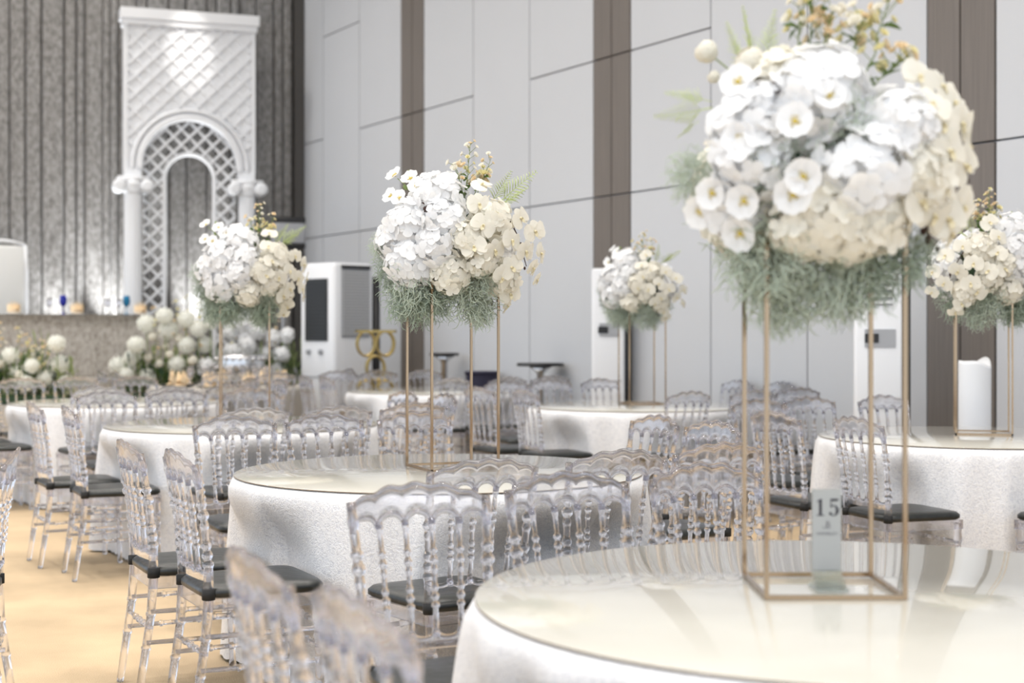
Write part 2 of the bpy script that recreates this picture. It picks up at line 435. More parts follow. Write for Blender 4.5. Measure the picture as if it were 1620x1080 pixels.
    D['seat_pad'] = mb.add(v, f).mesh('seat_pad', M['leather'])
    # straps
    for s in (-1, 1):
        mb = MB().tube([(s*postx(.44), backy(.44), .438), (s*postx(.47), backy(.47), .472)], .022, 10)
        D['strap', s] = mb.mesh('strap', M['strap'])
    # front legs
    for s in (-1, 1):
        prof = [(0, .012), (.015, .015), (.05, .0125), (.12, .0145), (.123, .018), (.13, .018), (.133, .0145), (.20, .0155), (.203, .019), (.212, .019), (.215, .0155),
                (.28, .016), (.283, .0195), (.292, .0195), (.295, .0155), (.33, .0155), (.34, .020), (.36, .021), (.38, .018), (.40, .021), (.425, .020)]
        mb = MB().tube([(s*(.185-.006*(1-z/.4)), .372+.012*(1-z/.4), z) for z, r in prof], [r for z, r in prof], 10)
        D['front_leg', s] = mb.mesh('front_leg', A)
    # stretchers with bamboo rings
    def stret(a, b):
        a, b = Vector(a), Vector(b); pth = []; rr = []
        for fr, r in ((0, .008), (.30, .009), (.305, .013), (.325, .013), (.33, .009), (.48, .009), (.485, .013), (.515, .013), (.52, .009), (.67, .009), (.675, .013), (.695, .013), (.70, .009), (1, .008)):
            pth.append(a.lerp(b, fr)); rr.append(r)
        return MB().tube(pth, rr, 8).mesh('stretcher', A)
    k = 0
    for s in (-1, 1):
        for z in (.315, .205):
            D['stretcher', k] = stret((s*postx(z), backy(z), z), (s*.183, .375, z)); k += 1
    for z in (.335, .255):
        D['stretcher', k] = stret((-.184, .374, z), (.184, .374, z)); k += 1
    D['stretcher', k] = stret((-postx(.26), backy(.26), .26), (postx(.26), backy(.26), .26))
    return D
CH = chair_meshes()
def chair(loc, face, label, group, z=0.0):
    """face = heading (radians) the sitter looks to; loc = floor point under the rear of the seat"""
    t = thing('banquet_chair', label, 'chair', (loc[0], loc[1], z), face-PI/2, group)
    for k, me in CH.items():
        obj(k[0] if isinstance(k, tuple) else k, me, t)
    return t

# ------------------------------------------------------------------ tables
RT = 0.815
def cloth_mesh(seed, chairs, mat, R=RT, drop=0.015, h=0.752):
    """chairs: (x, y, heading) of the chairs pushed against the cloth, relative to the table centre"""
    rn = random.Random(seed); n = 240; nz = 22
    ph = [(rn.choice([13, 15, 17, 19, 23, 27]), rn.uniform(0, 2*PI), rn.uniform(0.4, 1.0)) for _ in range(5)]
    v = []; f = []
    for r in (0.02, 0.4, R-0.02):
        for k in range(n):
            a = 2*PI*k/n; v.append((r*math.cos(a), r*math.sin(a), h))
    rows = 3
    for j in range(nz+1):
        d = j/nz
        for k in range(n):
            a = 2*PI*k/n; ca, sa = math.cos(a), math.sin(a)
            fo = sum(am*math.cos(m_*a+p+0.25*math.sin(3*a+p)) for m_, p, am in ph)/2.6
            fo2 = max(-0.7, fo)
            r = R+0.010+0.012*math.sqrt(d)+d**0.6*0.045+d**0.55*0.052*fo2
            z = h-0.004-(h-drop)*d+(0.006 if j == nz and k % 4 < 2 else 0)
            for (hx, hy, hd) in chairs:
                fx, fy = math.cos(hd), math.sin(hd)
                cr_ = -(ca*fx+sa*fy)
                if cr_ < 0.5: continue
                lx = abs((r*ca-hx)*fy-(r*sa-hy)*fx); ly = (r*ca-hx)*fx+(r*sa-hy)*fy
                if lx < 0.33 and ly < 0.425:
                    k1 = 1 if lx < 0.23 else 0.5+0.5*math.cos(PI*(lx-0.23)/0.10)
                    k2 = min(1, max(0, (h-0.03-z)/0.22)); k2 = k2*k2*(3-2*k2)
                    r -= min(0.4, (0.425-ly)/cr_)*k1*k2
            if j == 0: r = R+0.004
            v.append((r*ca, r*sa, z))
        rows += 1
    for i in range(rows-1):
        for k in range(n): f.append((i*n+k, i*n+(k+1) % n, (i+1)*n+(k+1) % n, (i+1)*n+k))
    f.append(tuple(range(n-1, -1, -1)))
    return MB().add(v, f).mesh('tablecloth', mat)
glass_me = MB().lathe([(0.001, 0), (RT, 0), (RT+0.002, 0.001), (RT+0.002, 0.004), (RT, 0.005), (0.001, 0.005)], 128, cap=False).mesh('glass_top', M['glass_top'])
ring_me = MB().lathe([(RT+0.0015, 0.0008), (RT+0.0028, 0.001), (RT+0.0028, 0.0036), (RT+0.0015, 0.0042)], 128, cap=False).mesh('edge_band', M['glass_edge'])
def table(seed, cx, cy, name_, chairs, clothmat=None, glass=True):
    """chairs: list of (angle_deg, rail distance, heading offset deg); neighbours in a group stand parallel"""
    t = thing('round_table', 'round banquet table under the cloth of %s' % name_, 'table', (cx, cy, 0))
    part('tabletop', MB().lathe([(0.001, 0.718), (RT-0.01, 0.718), (RT-0.006, 0.722), (RT-0.006, 0.742), (RT-0.01, 0.746), (0.001, 0.746)], 48, cap=False), M['board'], t, False)
    part('pedestal', MB().lathe([(0.30, 0), (0.30, 0.03), (0.06, 0.06), (0.05, 0.35), (0.05, 0.66), (0.2, 0.719)], 20), M['steel'], t)
    ch = []
    side = lambda a: 0 if (a < 70 or a > 350) else 1 if a < 170 else 2 if a < 250 else 3
    grp = {k: [c for c in chairs if side(c[0]) == k] for k in range(4)}
    for k, cs in grp.items():
        cs.sort(key=lambda c: c[0])
        for i, (a, r, da) in enumerate(cs):
            ar = math.radians(a); hd = math.radians((210, 300, 28, 121)[k]+((a*7.3) % 1-0.5)*5)
            x_, y_ = r*math.cos(ar)+0.05*math.cos(hd), r*math.sin(ar)+0.05*math.sin(hd)
            hd += math.radians(da)
            if k == 1: q = ('wall end of row', 'middle', 'aisle end of row')[i if len(cs) == 3 else i*2]+' on stage side of'
            elif k == 3: q = ('aisle end', 'middle', 'wall end')[min(i, 2) if len(cs) == 3 else (i*2 if len(cs) < 3 else min(2, i))]+' of row opposite stage at'
            elif k == 2: q = ('nearer to stage', 'farther from stage')[min(i, 1)]+', on aisle side of'
            else: q = ('farther from stage', 'nearer to stage')[min(i, 1)]+', on wall side of'
            chair((cx+x_, cy+y_), hd, 'clear acrylic chair, %s %s' % (q, name_), 'clear chairs around %s' % name_)
            ch.append((x_, y_, hd))
    o = obj('tablecloth', cloth_mesh(seed, ch, clothmat or M['cloth']), None, (cx, cy, 0))
    tag(o, '%s cloth draped to the floor over %s' % ('taupe' if clothmat else 'silvery white satin', name_), 'tablecloth')
    if glass:
        g = thing('glass_table_top', 'round cream glass top with dark rim on %s' % name_, 'glass top', (cx, cy, 0.7525))
        obj('pane', glass_me, g); obj('edge_band', ring_me, g)
    return t
PAT = [(24, 1.30, 0), (46, 1.30, 0), (98, 1.30, 0), (120, 1.28, 0), (142, 1.30, 0), (202, 1.27, 0), (226, 1.27, 0), (280, 1.27, 0), (304, 1.25, 0), (328, 1.27, 0)]
def jit(seed, p=PAT):
    r = random.Random(seed); return [(a+r.uniform(-1, 1), d+r.uniform(-.03, .03), r.uniform(-6, 6)) for a, d, _ in p]
T1 = (0.738, 3.10); T2 = (-0.293, 5.87); T3 = (2.48, 7.80); T4 = (0.95, 11.0); T5 = (-1.635, 8.83); T6 = (-3.16, 11.6); T7 = (-0.74, 13.8); T8 = (-2.96, 15.2)
table(1, *T1, 'the number card table', [(45.6, 1.27, 0), (97, 1.27, 0), (120.6, 1.14, 0), (144.8, 1.196, 0), (200, 1.28, 0), (221, 1.29, 0)])
table(2, *T2, 'the table behind card table', [(25.8, 1.31, 0), (47, 1.42, 0), (98, 1.37, 0), (118, 1.30, 0), (137, 1.37, 0), (205.5, 1.23, 0), (229.5, 1.27, 0), (279, 1.30, 0), (304, 1.16, 0), (328, 1.22, 0)])
table(3, *T3, 'the white pillar table', [(24, 1.3, 0), (97, 1.30, 0), (121, 1.28, 0), (142, 1.30, 0), (204, 1.27, 0), (229, 1.30, -8), (282, 1.3, 0)])
table(4, *T4, 'the table by air conditioner', jit(4))
table(5, *T5, 'the flower table nearest stage', [(24, 1.30, 0), (46, 1.30, 0), (98, 1.32, 0), (120, 1.32, 0), (142, 1.34, 0), (209, 1.22, 0), (234, 1.26, 0), (283, 1.22, 0), (304, 1.25, 0), (328, 1.27, 0)])
table(6, *T6, 'the bare table by stage', jit(6))
table(7, *T7, 'the table by gold stand', jit(7, PAT[2:]))
table(8, *T8, 'the napkin table', [(198, 1.28, 0), (223, 1.28, 0), (278, 1.26, 0), (302, 1.27, 0), (20, 1.27, 0)], clothmat=M['greycloth'], glass=False)
# stray chair at the left
tag(chair((-1.76, 4.93), math.radians(194), 'x', None), 'lone clear acrylic chair standing in the carpet aisle, turned away from the tables', 'chair')

# ------------------------------------------------------------------ flower stands
RK = 0.29; RKH = 0.778; TZ = 0.7585; RTOP = TZ+RKH
def bar(a, b, w_=0.0048):
    a, b = Vector(a), Vector(b); d = (b-a); Ln = d.length
    return a, b, d, Ln
def sqbar(mb, a, b, w_=0.0048):
    a, b = Vector(a), Vector(b); d = (b-a); q = d.to_track_quat('X', 'Z').to_matrix().to_4x4()
    mb.box(-w_, d.length+w_, -w_, w_, -w_, w_, Matrix.Translation(a) @ q); return mb
h = RK/2
pole_me = {(i, j): sqbar(MB(), (i*h, j*h, 0.0048), (i*h, j*h, RKH-0.005)).mesh('pole', M['gold'], False) for i in (-1, 1) for j in (-1, 1)}
frame_me = []
for z in (0.0048, RKH-0.005):
    for a, b in (((-h, -h), (h, -h)), ((h, -h), (h, h)), ((h, h), (-h, h)), ((-h, h), (-h, -h))):
        frame_me.append(sqbar(MB(), (*a, z), (*b, z)).mesh('base_bar' if z < .1 else 'top_bar', M['gold'], False))
tray_me = MB().lathe([(0.001, RKH-0.012), (0.13, RKH-0.012), (0.13, RKH), (0.001, RKH)], 24, cap=False).mesh('tray', M['gold'], False)
def rack(x_, y_, rz, label):
    t = thing('flower_stand', label, 'flower stand', (x_, y_, TZ), rz, 'tall gold flower stands')
    for me in pole_me.values(): obj('pole', me, t)
    for me in frame_me: obj(me.name.split('.')[0], me, t)
    obj('tray', tray_me, t)
    return t
RACKS = {1: (0.678, 3.19, 0.0), 2: (-0.247, 6.0, math.radians(24)), 3: (2.59, 8.0, math.radians(-15)), 4: (1.01, 11.3, math.radians(12)), 5: (-1.62, 8.83, math.radians(9))}
RN = {1: 'the number card table', 2: 'the table behind card table', 3: 'the white pillar table', 4: 'the table by air conditioner', 5: 'the flower table nearest stage'}
for k, (x_, y_, r_) in RACKS.items(): rack(x_, y_, r_, 'tall thin gold four-pole flower stand on %s' % RN[k])

# ------------------------------------------------------------------ flower pieces (unit size, +Z is the outward direction)
def frame_of(n, up=Vector((0, 0, 1))):
    n = Vector(n).normalized(); a = up-n*up.dot(n)
    if a.length < 1e-3: a = Vector((1, 0, 0))-n*n.x
    a.normalize(); return a, n.cross(a), n
def petal(mb, o, u, n, L, W, cup=0.25, curl=0.0, tip=0.45, rows=4, waist=0.25):
    u = Vector(u).normalized(); n = Vector(n).normalized(); s_ = n.cross(u)
    v = []; f = []
    for i in range(rows):
        fr = i/(rows-1)
        hw = W*(waist+(1-waist)*math.sin(min(1, fr*1.35)*PI/2)) if fr < 0.75 else W*(1-(1-tip)*((fr-0.75)/0.25)**1.5)
        for c in (-1, 0, 1):
            p = Vector(o)+u*(L*fr*(1-(0.06 if c else 0)*fr))+s_*(hw*c)+n*(cup*L*(fr*fr)*0.6+(cup*W*0.6 if c else 0)-curl*L*fr**3)
            v.append(p)
    for i in range(rows-1):
        for c in range(2): f.append((i*3+c, i*3+c+1, i*3+c+4, i*3+c+3))
    mb.add(v, f)
def sph_dirs(n, zmin=-1.0):
    out = []
    for i in range(n):
        z = 1-(1-zmin)*(i+0.5)/n; a = i*2.399963; r = math.sqrt(max(0, 1-z*z)); out.append(Vector((r*math.cos(a), r*math.sin(a), z)))
    return out
def hydrangea(seed, mat, nf=46):
    rn = random.Random(seed); mb = MB()
    for d in sph_dirs(nf, -0.55):
        d = (d+Vector((rn.uniform(-.12, .12), rn.uniform(-.12, .12), rn.uniform(-.1, .1)))).normalized()
        rad = rn.uniform(0.80, 0.98); a, b, n = frame_of((d+Vector((rn.uniform(-.3, .3), rn.uniform(-.3, .3), rn.uniform(-.3, .3)))).normalized(), Vector((rn.uniform(-1, 1), rn.uniform(-1, 1), rn.uniform(-1, 1))))
        L = rn.uniform(0.27, 0.36); cp = rn.uniform(-0.05, 0.35); dd = 0.02
        for k in range(4):
            an = k*PI/2+rn.uniform(-.12, .12); u = a*math.cos(an)+b*math.sin(an)
            petal(mb, d*rad+n*(dd*(k % 2)), u, n, L*rn.uniform(0.9, 1.08), L*0.52, cp, rn.uniform(-.1, .25), tip=0.55)
    mb.sphere((0, 0, -0.05), 0.72, 10, 7)
    return mb.mesh('hydrangea', mat)
def orchid(mat):
    mb = MB(); z = Vector((0, 0, 1))
    for an in (PI/2, PI/2+2.15, PI/2-2.15): petal(mb, (0, 0, -0.02), (math.cos(an), math.sin(an), 0.10), z, 0.92, 0.40, 0.18, 0.25, tip=0.5, rows=5)
    for an in (0.12, PI-0.12): petal(mb, (0, 0, 0.03), (math.cos(an), math.sin(an), 0.05), z, 1.0, 0.68, 0.16, 0.22, tip=0.62, rows=5, waist=0.35)
    return mb.mesh('orchid_bloom', mat)
def orchid_lip():
    mb = MB(); petal(mb, (0, 0, 0.05), (0, -1, 0.7), (0, 0.7, 1), 0.42, 0.17, 0.5, 0.6); mb.sphere((0, 0.05, 0.10), 0.10, 8, 5)
    for s_ in (-1, 1): petal(mb, (0, 0, 0.06), (s_*0.7, -0.2, 0.8), (-s_, 0, 0.4), 0.24, 0.11, 0.4)
    return mb.mesh('orchid_lip', M['lip'])
def poppy(seed, mat):
    rn = random.Random(seed); mb = MB(); z = Vector((0, 0, 1))
    for k in range(5):
        an = k*2*PI/5+rn.uniform(-.15, .15)
        petal(mb, (0, 0, 0.02*k), (math.cos(an), math.sin(an), 0.22), z, 1.0, 0.62, 0.42, 0.12, tip=0.72, rows=5, waist=0.35)
    return mb.mesh('poppy', mat)
def poppy_eye():
    mb = MB().sphere((0, 0, 0.12), 0.17, 10, 6); rn = random.Random(2)
    for k in range(34):
        a = 2*PI*k/34; r = rn.uniform(0.22, 0.36); mb.tube([(0.08*math.cos(a), 0.08*math.sin(a), 0.06), (r*math.cos(a), r*math.sin(a), rn.uniform(0.16, 0.26))], [0.008, 0.022], 4)
    return mb.mesh('stamens', M['stamen'])
def ranunculus(seed, mat):
    rn = random.Random(seed); mb = MB().sphere((0, 0, 0), 0.62, 10, 7)
    for ring, (cnt, el, rad, L) in enumerate(((5, 1.25, 0.45, 0.5), (7, 0.9, 0.58, 0.55), (9, 0.5, 0.66, 0.6), (10, 0.05, 0.66, 0.62))):
        for k in range(cnt):
            a = 2*PI*k/cnt+ring*0.4; d = Vector((math.cos(a)*math.cos(el), math.sin(a)*math.cos(el), math.sin(el)))
            up = Vector((-math.cos(a)*math.sin(el), -math.sin(a)*math.sin(el), math.cos(el)))
            petal(mb, d*rad-up*0.2, up+d*0.15, d, L, L*0.62, -0.3, 0, tip=0.7)
    return mb.mesh('ranunculus', mat)
def blossom(mat):
    mb = MB()
    for ring, (cnt, el, L) in enumerate(((6, 0.35, 0.9), (5, 0.85, 0.75), (3, 1.2, 0.55))):
        for k in range(cnt):
            a = 2*PI*k/cnt+ring*0.5; u = Vector((math.cos(a)*math.cos(el), math.sin(a)*math.cos(el), math.sin(el))); n = Vector((-math.cos(a)*math.sin(el), -math.sin(a)*math.sin(el), math.cos(el)))
            petal(mb, (0, 0, 0), u, n, L, L*0.5, 0.3, 0, tip=0.6)
    return mb.mesh('blossom', mat)
def leaf(mat):
    mb = MB(); v = []; f = []
    for i in range(6):
        fr = i/5; hw = 0.26*math.sin(PI*min(0.98, fr*0.95+0.03))**0.8
        for c in (-1, 0, 1): v.append((hw*c, fr, (0.10 if c else 0)*math.sin(PI*fr)-0.22*fr*fr))
    for i in range(5):
        for c in range(2): f.append((i*3+c, i*3+c+1, i*3+c+4, i*3+c+3))
    return mb.add(v, f).mesh('leaf', mat)
def moss(seed, mat, n=330, down=0.5):
    rn = random.Random(seed); mb = MB()
    for i in range(n):
        d = Vector((rn.gauss(0, 1), rn.gauss(0, 1), rn.gauss(0, 1))).normalized(); p = d*rn.uniform(0.1, 0.85)**0.8
        dirn = (d+Vector((rn.uniform(-.9, .9), rn.uniform(-.9, .9), rn.uniform(-.9, .9)-down*0.6))).normalized(); pts = [p.copy()]
        for k in range(6):
            dirn = (dirn+Vector((rn.uniform(-.8, .8), rn.uniform(-.8, .8), rn.uniform(-.8, .8)-0.12*down))).normalized(); p = p+dirn*0.10; pts.append(p.copy())
        mb.tube(pts, [0.013, 0.016, 0.015, 0.014, 0.012, 0.010, 0.007], 3, cap=False)
    return mb.mesh('spanish_moss', mat)
def fern(seed, mat):
    rn = random.Random(seed); mb = MB(); pts = [Vector((0.10*math.sin(1.2*t), -0.12*t*t, t)) for t in [i/14 for i in range(15)]]
    mb.tube(pts, [0.012*(1-0.6*i/14) for i in range(15)], 4)
    for i in range(3, 15):
        L = 0.34*(1-i/17)
        for s_ in (-1, 1):
            for w_ in (0.0, 0.5):
                t = min(14, i+w_); p = pts[int(t)]; dr = Vector((s_*0.85, rn.uniform(-.35, .35), 0.75))
                q = [p, p+dr*L*0.5, p+dr*L+Vector((0, 0, -0.03))]; mb.tube(q, [0.006, 0.009, 0.004], 3)
    return mb.mesh('fern_frond', mat)
ME = {'hw': [hydrangea(1, M['pet_white']), hydrangea(2, M['pet_white'])], 'hc': [hydrangea(3, M['pet_cream']), hydrangea(4, M['pet_cream'])],
      'orchid': orchid(M['pet_orchid']), 'lip': orchid_lip(), 'poppy': [poppy(1, M['pet_white']), poppy(2, M['pet_white'])], 'eye': poppy_eye(),
      'ran': ranunculus(1, M['pet_cream']), 'blossom': [blossom(M['pet_yellow']), blossom(M['pet_blush']), blossom(M['pet_cream'])], 'leaf': leaf(M['leaf']), 'leafd': leaf(M['leaf_dark']),
      'moss': [moss(1, M['moss']), moss(2, M['moss_pale'])], 'fern': fern(1, M['fern']), 'foam': MB().sphere((0, 0, 0), 1, 14, 9).mesh('foam_ball', M['foam']),
      'bud': MB().sphere((0, 0, 0), 1, 8, 6, (0.75, 0.75, 1.2)).mesh('bud', M['stem']), 'dbud': MB().sphere((0, 0, 0), 1, 8, 6, (0.8, 0.8, 1.2)).mesh('bud', M['twig'])}
def orient(o, n, spin=0.0):
    q = Vector(n).normalized().to_track_quat('Z', 'Y'); o.rotation_mode = 'QUATERNION'
    from mathutils import Quaternion
    o.rotation_quaternion = q @ Quaternion((0, 0, 1), spin)
def stempath(a, b, sag=0.15, k=8):
    a, b = Vector(a), Vector(b); up = Vector((0, 0, 1)); out = []
    for i in range(k+1):
        t = i/k; p = a.lerp(b, t)+up*(sag*(b-a).length*math.sin(PI*t)); out.append(p)
    return out
def sprig(parent, rn, base, tip, cols=(0, 1, 2), nb=9, size=0.013, leaves=5, name='flower_sprig'):
    base, tip = Vector(base), Vector(tip); d = tip-base; pth = [base.lerp(tip, i/6)+Vector((rn.uniform(-.006, .006), rn.uniform(-.006, .006), 0)) for i in range(7)]
    mb = MB().tube(pth, [0.0022-0.0002*i for i in range(7)], 5); heads = []
    for i in range(nb):
        t = 0.35+0.65*(i+0.5)/nb; p = base.lerp(tip, t); a = i*2.4+rn.uniform(0, 1)
        off = Vector((math.cos(a), math.sin(a)*0.8, 0.7+rn.uniform(-.3, .4)))*rn.uniform(0.02, 0.045)*(1.35-0.7*t); mb.tube([p, p+off*0.6, p+off], [0.0012, 0.001, 0.001], 4); heads.append((p+off, off))
    heads.append((tip, d))
    st = part(name, mb, M['stem'], parent)
    for p, n in heads:
        b = obj('blossom', ME['blossom'][rn.choice(cols)], st, p, None, size*rn.uniform(0.75, 1.25)); orient(b, n)
    for i in range(leaves):
        p = base.lerp(tip, rn.uniform(0.05, 0.7)); l = obj('leaf', ME['leaf'], st, p, None, rn.uniform(0.03, 0.045)); orient(l, (rn.uniform(-1, 1), rn.uniform(-1, 0.4), rn.uniform(0.1, 1)), rn.uniform(0, 6))
def arrangement(label, loc, rz, spec, seed, group='tall white flower arrangements'):
    rn = random.Random(seed); t = thing('flower_arrangement', label, 'flowers', loc, rz, group)
    cen = Vector((0, 0, 0.14)); obj('foam_ball', ME['foam'], t, (0, 0, 0.115), None, (0.13, 0.13, 0.115))
    for i in range(34):     # dark foliage collar
        d = Vector((rn.gauss(0, 1), rn.gauss(0, 1), rn.gauss(0, 0.8))).normalized(); l = obj('leaf', ME['leafd' if i % 3 else 'leaf'], t, Vector((0, 0, 0.13))+d*0.10, None, rn.uniform(0.06, 0.11))
        orient(l, (d.z*0.6+rn.uniform(-.6, .6), rn.uniform(-.6, .6), 0.6), 0); l.rotation_quaternion = d.to_track_quat('Y', 'Z')
    for sp in spec:
        k = sp[0]; p = Vector(sp[1:4]); size = sp[4]; n = (p-cen); n = n.normalized() if n.length > 1e-3 else Vector((0, -1, 0))
        if k in ('hw', 'hc'):
            o = obj('hydrangea', ME[k][rn.randrange(2)], t, p-n*size*0.58, None, size*1.0); orient(o, n, rn.uniform(0, 6))
        elif k == 'orchid':
            o = obj('orchid_bloom', ME['orchid'], t, p+n*(0.010 if seed == 1 else 0.024), None, size*1.08); orient(o, (n+Vector((rn.uniform(-.5, .5), -0.3+rn.uniform(-.3, .3), rn.uniform(-.4, .5)))).normalized(), rn.uniform(-.8, .8)); obj('orchid_lip', ME['lip'], o)
        elif k == 'poppy':
            o = obj('poppy', ME['poppy'][rn.randrange(2)], t, p+n*0.012, None, size*1.05); nn = (n+Vector((0, -0.45, 0))).normalized(); orient(o, nn, rn.uniform(0, 6)); obj('stamens', ME['eye'], o)
            part('stem', MB().tube(stempath(cen+n*0.1, p, 0.08), 0.0018, 5), M['stem'], t)
        elif k == 'ran':
            o = obj('ranunculus', ME['ran'], t, p, None, size); orient(o, n); part('stem', MB().tube(stempath(cen+n*0.1, p, 0.06), 0.002, 5), M['stem'], t)
        elif k == 'bud':
            o = obj('bud', ME['bud'], t, p, None, size); orient(o, n); part('stem', MB().tube(stempath(cen+n*0.1, p, 0.1), 0.0015, 5), M['stem'], t)
        elif k == 'moss':
            o = obj('spanish_moss', ME['moss'][rn.randrange(2)], t, p, (rn.uniform(-.4, .4), rn.uniform(-.4, .4), rn.uniform(0, 6)), (size, size, size*1.15)); o['kind'] = 'stuff'
        elif k == 'fern':
            tip = Vector(sp[5:8]); o = obj('fern_frond', ME['fern'], t, p, None, (tip-p).length); orient(o, tip-p, rn.uniform(0, 6))
        elif k == 'sprig':
            sprig(t, rn, p, Vector(sp[5:8]), nb=int(sp[8]) if len(sp) > 8 else 9, size=size)
        elif k == 'twig':
            tip = Vector(sp[5:8]); pth = stempath(p, tip, 0.22); part('twig', MB().tube(pth, [0.0032]*7+[0.0025, 0.0018], 5), M['twig'], t)
            for q in (6, 7, 8):
                o = obj('bud', ME['dbud'], t, pth[q]+Vector((rn.uniform(-.01, .01), rn.uniform(-.012, .004), -0.008)), None, 0.006+0.002*(8-q))
    return t
def pxspec(items, cx, topy, s_, ecx, ecy, rx, rz_, ry):
    out = []
    def conv(px, py, out_=0.0):
        u, w_ = (px-ecx)/rx, (py-ecy)/rz_; q = 1-u*u-w_*w_
        return ((px-cx)/s_, -(ry*math.sqrt(q) if q > 0 else 0.02)*1.0, (topy-py)/s_)
    for it in items:
        k, px, py, sz = it[:4]; p = conv(px, py)
        if k == 'moss': p = (p[0], p[1]*0.75, p[2])
        r = [k, *p, sz/s_]
        if k in ('fern', 'sprig', 'twig'):
            q = conv(it[4], it[5]); p2 = (q[0], (q[1] if k == 'twig' else p[1]*0.6), q[2]); r = [k, p[0], p[1]*(1 if k == 'twig' else 0.5), p[2], sz/s_, *p2, *(it[6:7])]
        out.append(tuple(r))
    return out
def backfill(seed, n=7):
    rn = random.Random(seed); out = []
    for i in range(n):
        a = PI*(0.08+0.84*(i+0.5)/n); out.append((rn.choice(['hw', 'hc']), 0.25*math.cos(a), 0.22*math.sin(a), 0.12+0.12*math.sin(i*2.1), 0.10))
    out += [('hw', 0.02, 0.10, 0.30, 0.10), ('moss', 0.08, 0.14, -0.02, 0.12), ('moss', -0.12, 0.12, 0.0, 0.12)]
    return out
S2 = [('hw', 640, 355, 44), ('hw', 702, 352, 38), ('hw', 692, 306, 46), ('hw', 642, 425, 46), ('hw', 690, 395, 38), ('hc', 790, 350, 36), ('hc', 716, 446, 34), ('hc', 805, 450, 30), ('hw', 615, 385, 36), ('hc', 770, 420, 30), ('hc', 745, 385, 30),
      ('orchid', 762, 368, 19), ('orchid', 750, 398, 19), ('orchid', 778, 402, 19), ('orchid', 802, 388, 19), ('orchid', 822, 402, 19), ('orchid', 760, 309, 18), ('orchid', 756, 338, 19), ('orchid', 802, 425, 19), ('orchid', 833, 424, 17), ('orchid', 788, 440, 19),
      ('orchid', 800, 462, 18), ('orchid', 836, 372, 19), ('orchid', 845, 402, 17), ('orchid', 795, 478, 16), ('orchid', 815, 355, 18), ('orchid', 780, 350, 18), ('orchid', 840, 440, 14),
      ('poppy', 629, 284, 14), ('poppy', 655, 293, 14), ('poppy', 667, 307, 14), ('poppy', 626, 319, 13), ('poppy', 641, 324, 13), ('poppy', 692, 322, 12), ('bud', 648, 275, 4), ('bud', 644, 302, 4),
      ('sprig', 735, 330, 5.5, 745, 236, 14), ('sprig', 750, 335, 5.5, 776, 258, 8), ('sprig', 738, 330, 7, 722, 268, 10), ('sprig', 745, 320, 8, 770, 285, 10),
      ('fern', 785, 330, 3, 848, 282), ('fern', 785, 330, 3, 836, 306), ('fern', 775, 330, 3, 800, 275),
      ('moss', 665, 455, 46), ('moss', 640, 470, 38), ('moss', 668, 480, 36), ('moss', 748, 470, 44), ('moss', 760, 435, 30), ('moss', 728, 382, 24), ('moss', 610, 395, 24), ('moss', 615, 430, 24), ('moss', 760, 490, 28), ('moss', 690, 470, 34),
      ('twig', 790, 345, 2, 832, 424), ('twig', 775, 430, 2, 778, 492), ('twig', 668, 330, 2, 686, 345)]
A2 = pxspec(S2, 715, 442, 383, 720, 385, 128, 118, 0.29)+backfill(2)
arrangement('white hydrangea, poppy and orchid ball on the gold stand behind card table', (RACKS[2][0], RACKS[2][1], RTOP), 0, A2, 2)
S1 = [('hw', 1262, 150, 82), ('hw', 1140, 215, 68), ('hw', 1140, 270, 66), ('hw', 1330, 300, 82), ('hc', 1272, 372, 66), ('hw', 1392, 215, 62), ('hw', 1118, 345, 55), ('hc', 1352, 372, 60), ('hc', 1205, 130, 50), ('hc', 1420, 300, 60), ('hw', 1180, 170, 50),
      ('poppy', 1155, 160, 26), ('poppy', 1222, 226, 26), ('poppy', 1152, 246, 25), ('poppy', 1118, 318, 24), ('poppy', 1105, 342, 25), ('poppy', 1158, 332, 25), ('poppy', 1232, 302, 26), ('poppy', 1220, 326, 27), ('poppy', 1157, 375, 26), ('poppy', 1270, 190, 22),
      ('ran', 1117, 88, 27), ('ran', 1174, 118, 34), ('ran', 1128, 127, 15),
      ('orchid', 1455, 160, 30), ('orchid', 1476, 182, 30), ('orchid', 1482, 215, 32), ('orchid', 1492, 248, 32), ('orchid', 1448, 262, 34), ('orchid', 1482, 278, 32), ('orchid', 1440, 312, 34), ('orchid', 1428, 352, 34), ('orchid', 1458, 356, 34), ('orchid', 1492, 335, 34), ('orchid', 1484, 372, 30),
      ('orchid', 1402, 336, 34), ('orchid', 1412, 152, 30), ('orchid', 1425, 195, 30), ('hc', 1230, 385, 50), ('hc', 1310, 395, 48), ('orchid', 1440, 225, 30),
      ('sprig', 1262, 130, 11, 1272, -30, 18), ('sprig', 1270, 130, 12, 1300, 40, 14), ('sprig', 1250, 120, 12, 1250, 30, 10), ('sprig', 1340, 160, 12, 1392, -5, 18), ('sprig', 1350, 160, 12, 1410, 110, 12), ('sprig', 1320, 130, 12, 1345, 50, 14),
      ('fern', 1180, 140, 3, 1178, 32), ('fern', 1190, 130, 3, 1212, 38), ('fern', 1175, 130, 3, 1130, 60), ('fern', 1120, 170, 3, 1052, 148), ('fern', 1120, 180, 3, 1034, 190), ('fern', 1100, 200, 3, 1062, 225),
      ('moss', 1205, 400, 75), ('moss', 1225, 455, 65), ('moss', 1300, 440, 70), ('moss', 1380, 420, 60), ('moss', 1300, 235, 60), ('moss', 1090, 285, 45), ('moss', 1190, 270, 50), ('moss', 1230, 490, 42), ('moss', 1330, 465, 45), ('moss', 1180, 430, 50), ('moss', 1420, 410, 45),
      ('twig', 1415, 180, 3, 1482, 330), ('twig', 1420, 280, 3, 1500, 290), ('twig', 1390, 360, 3, 1455, 395), ('twig', 1205, 190, 3, 1190, 160)]
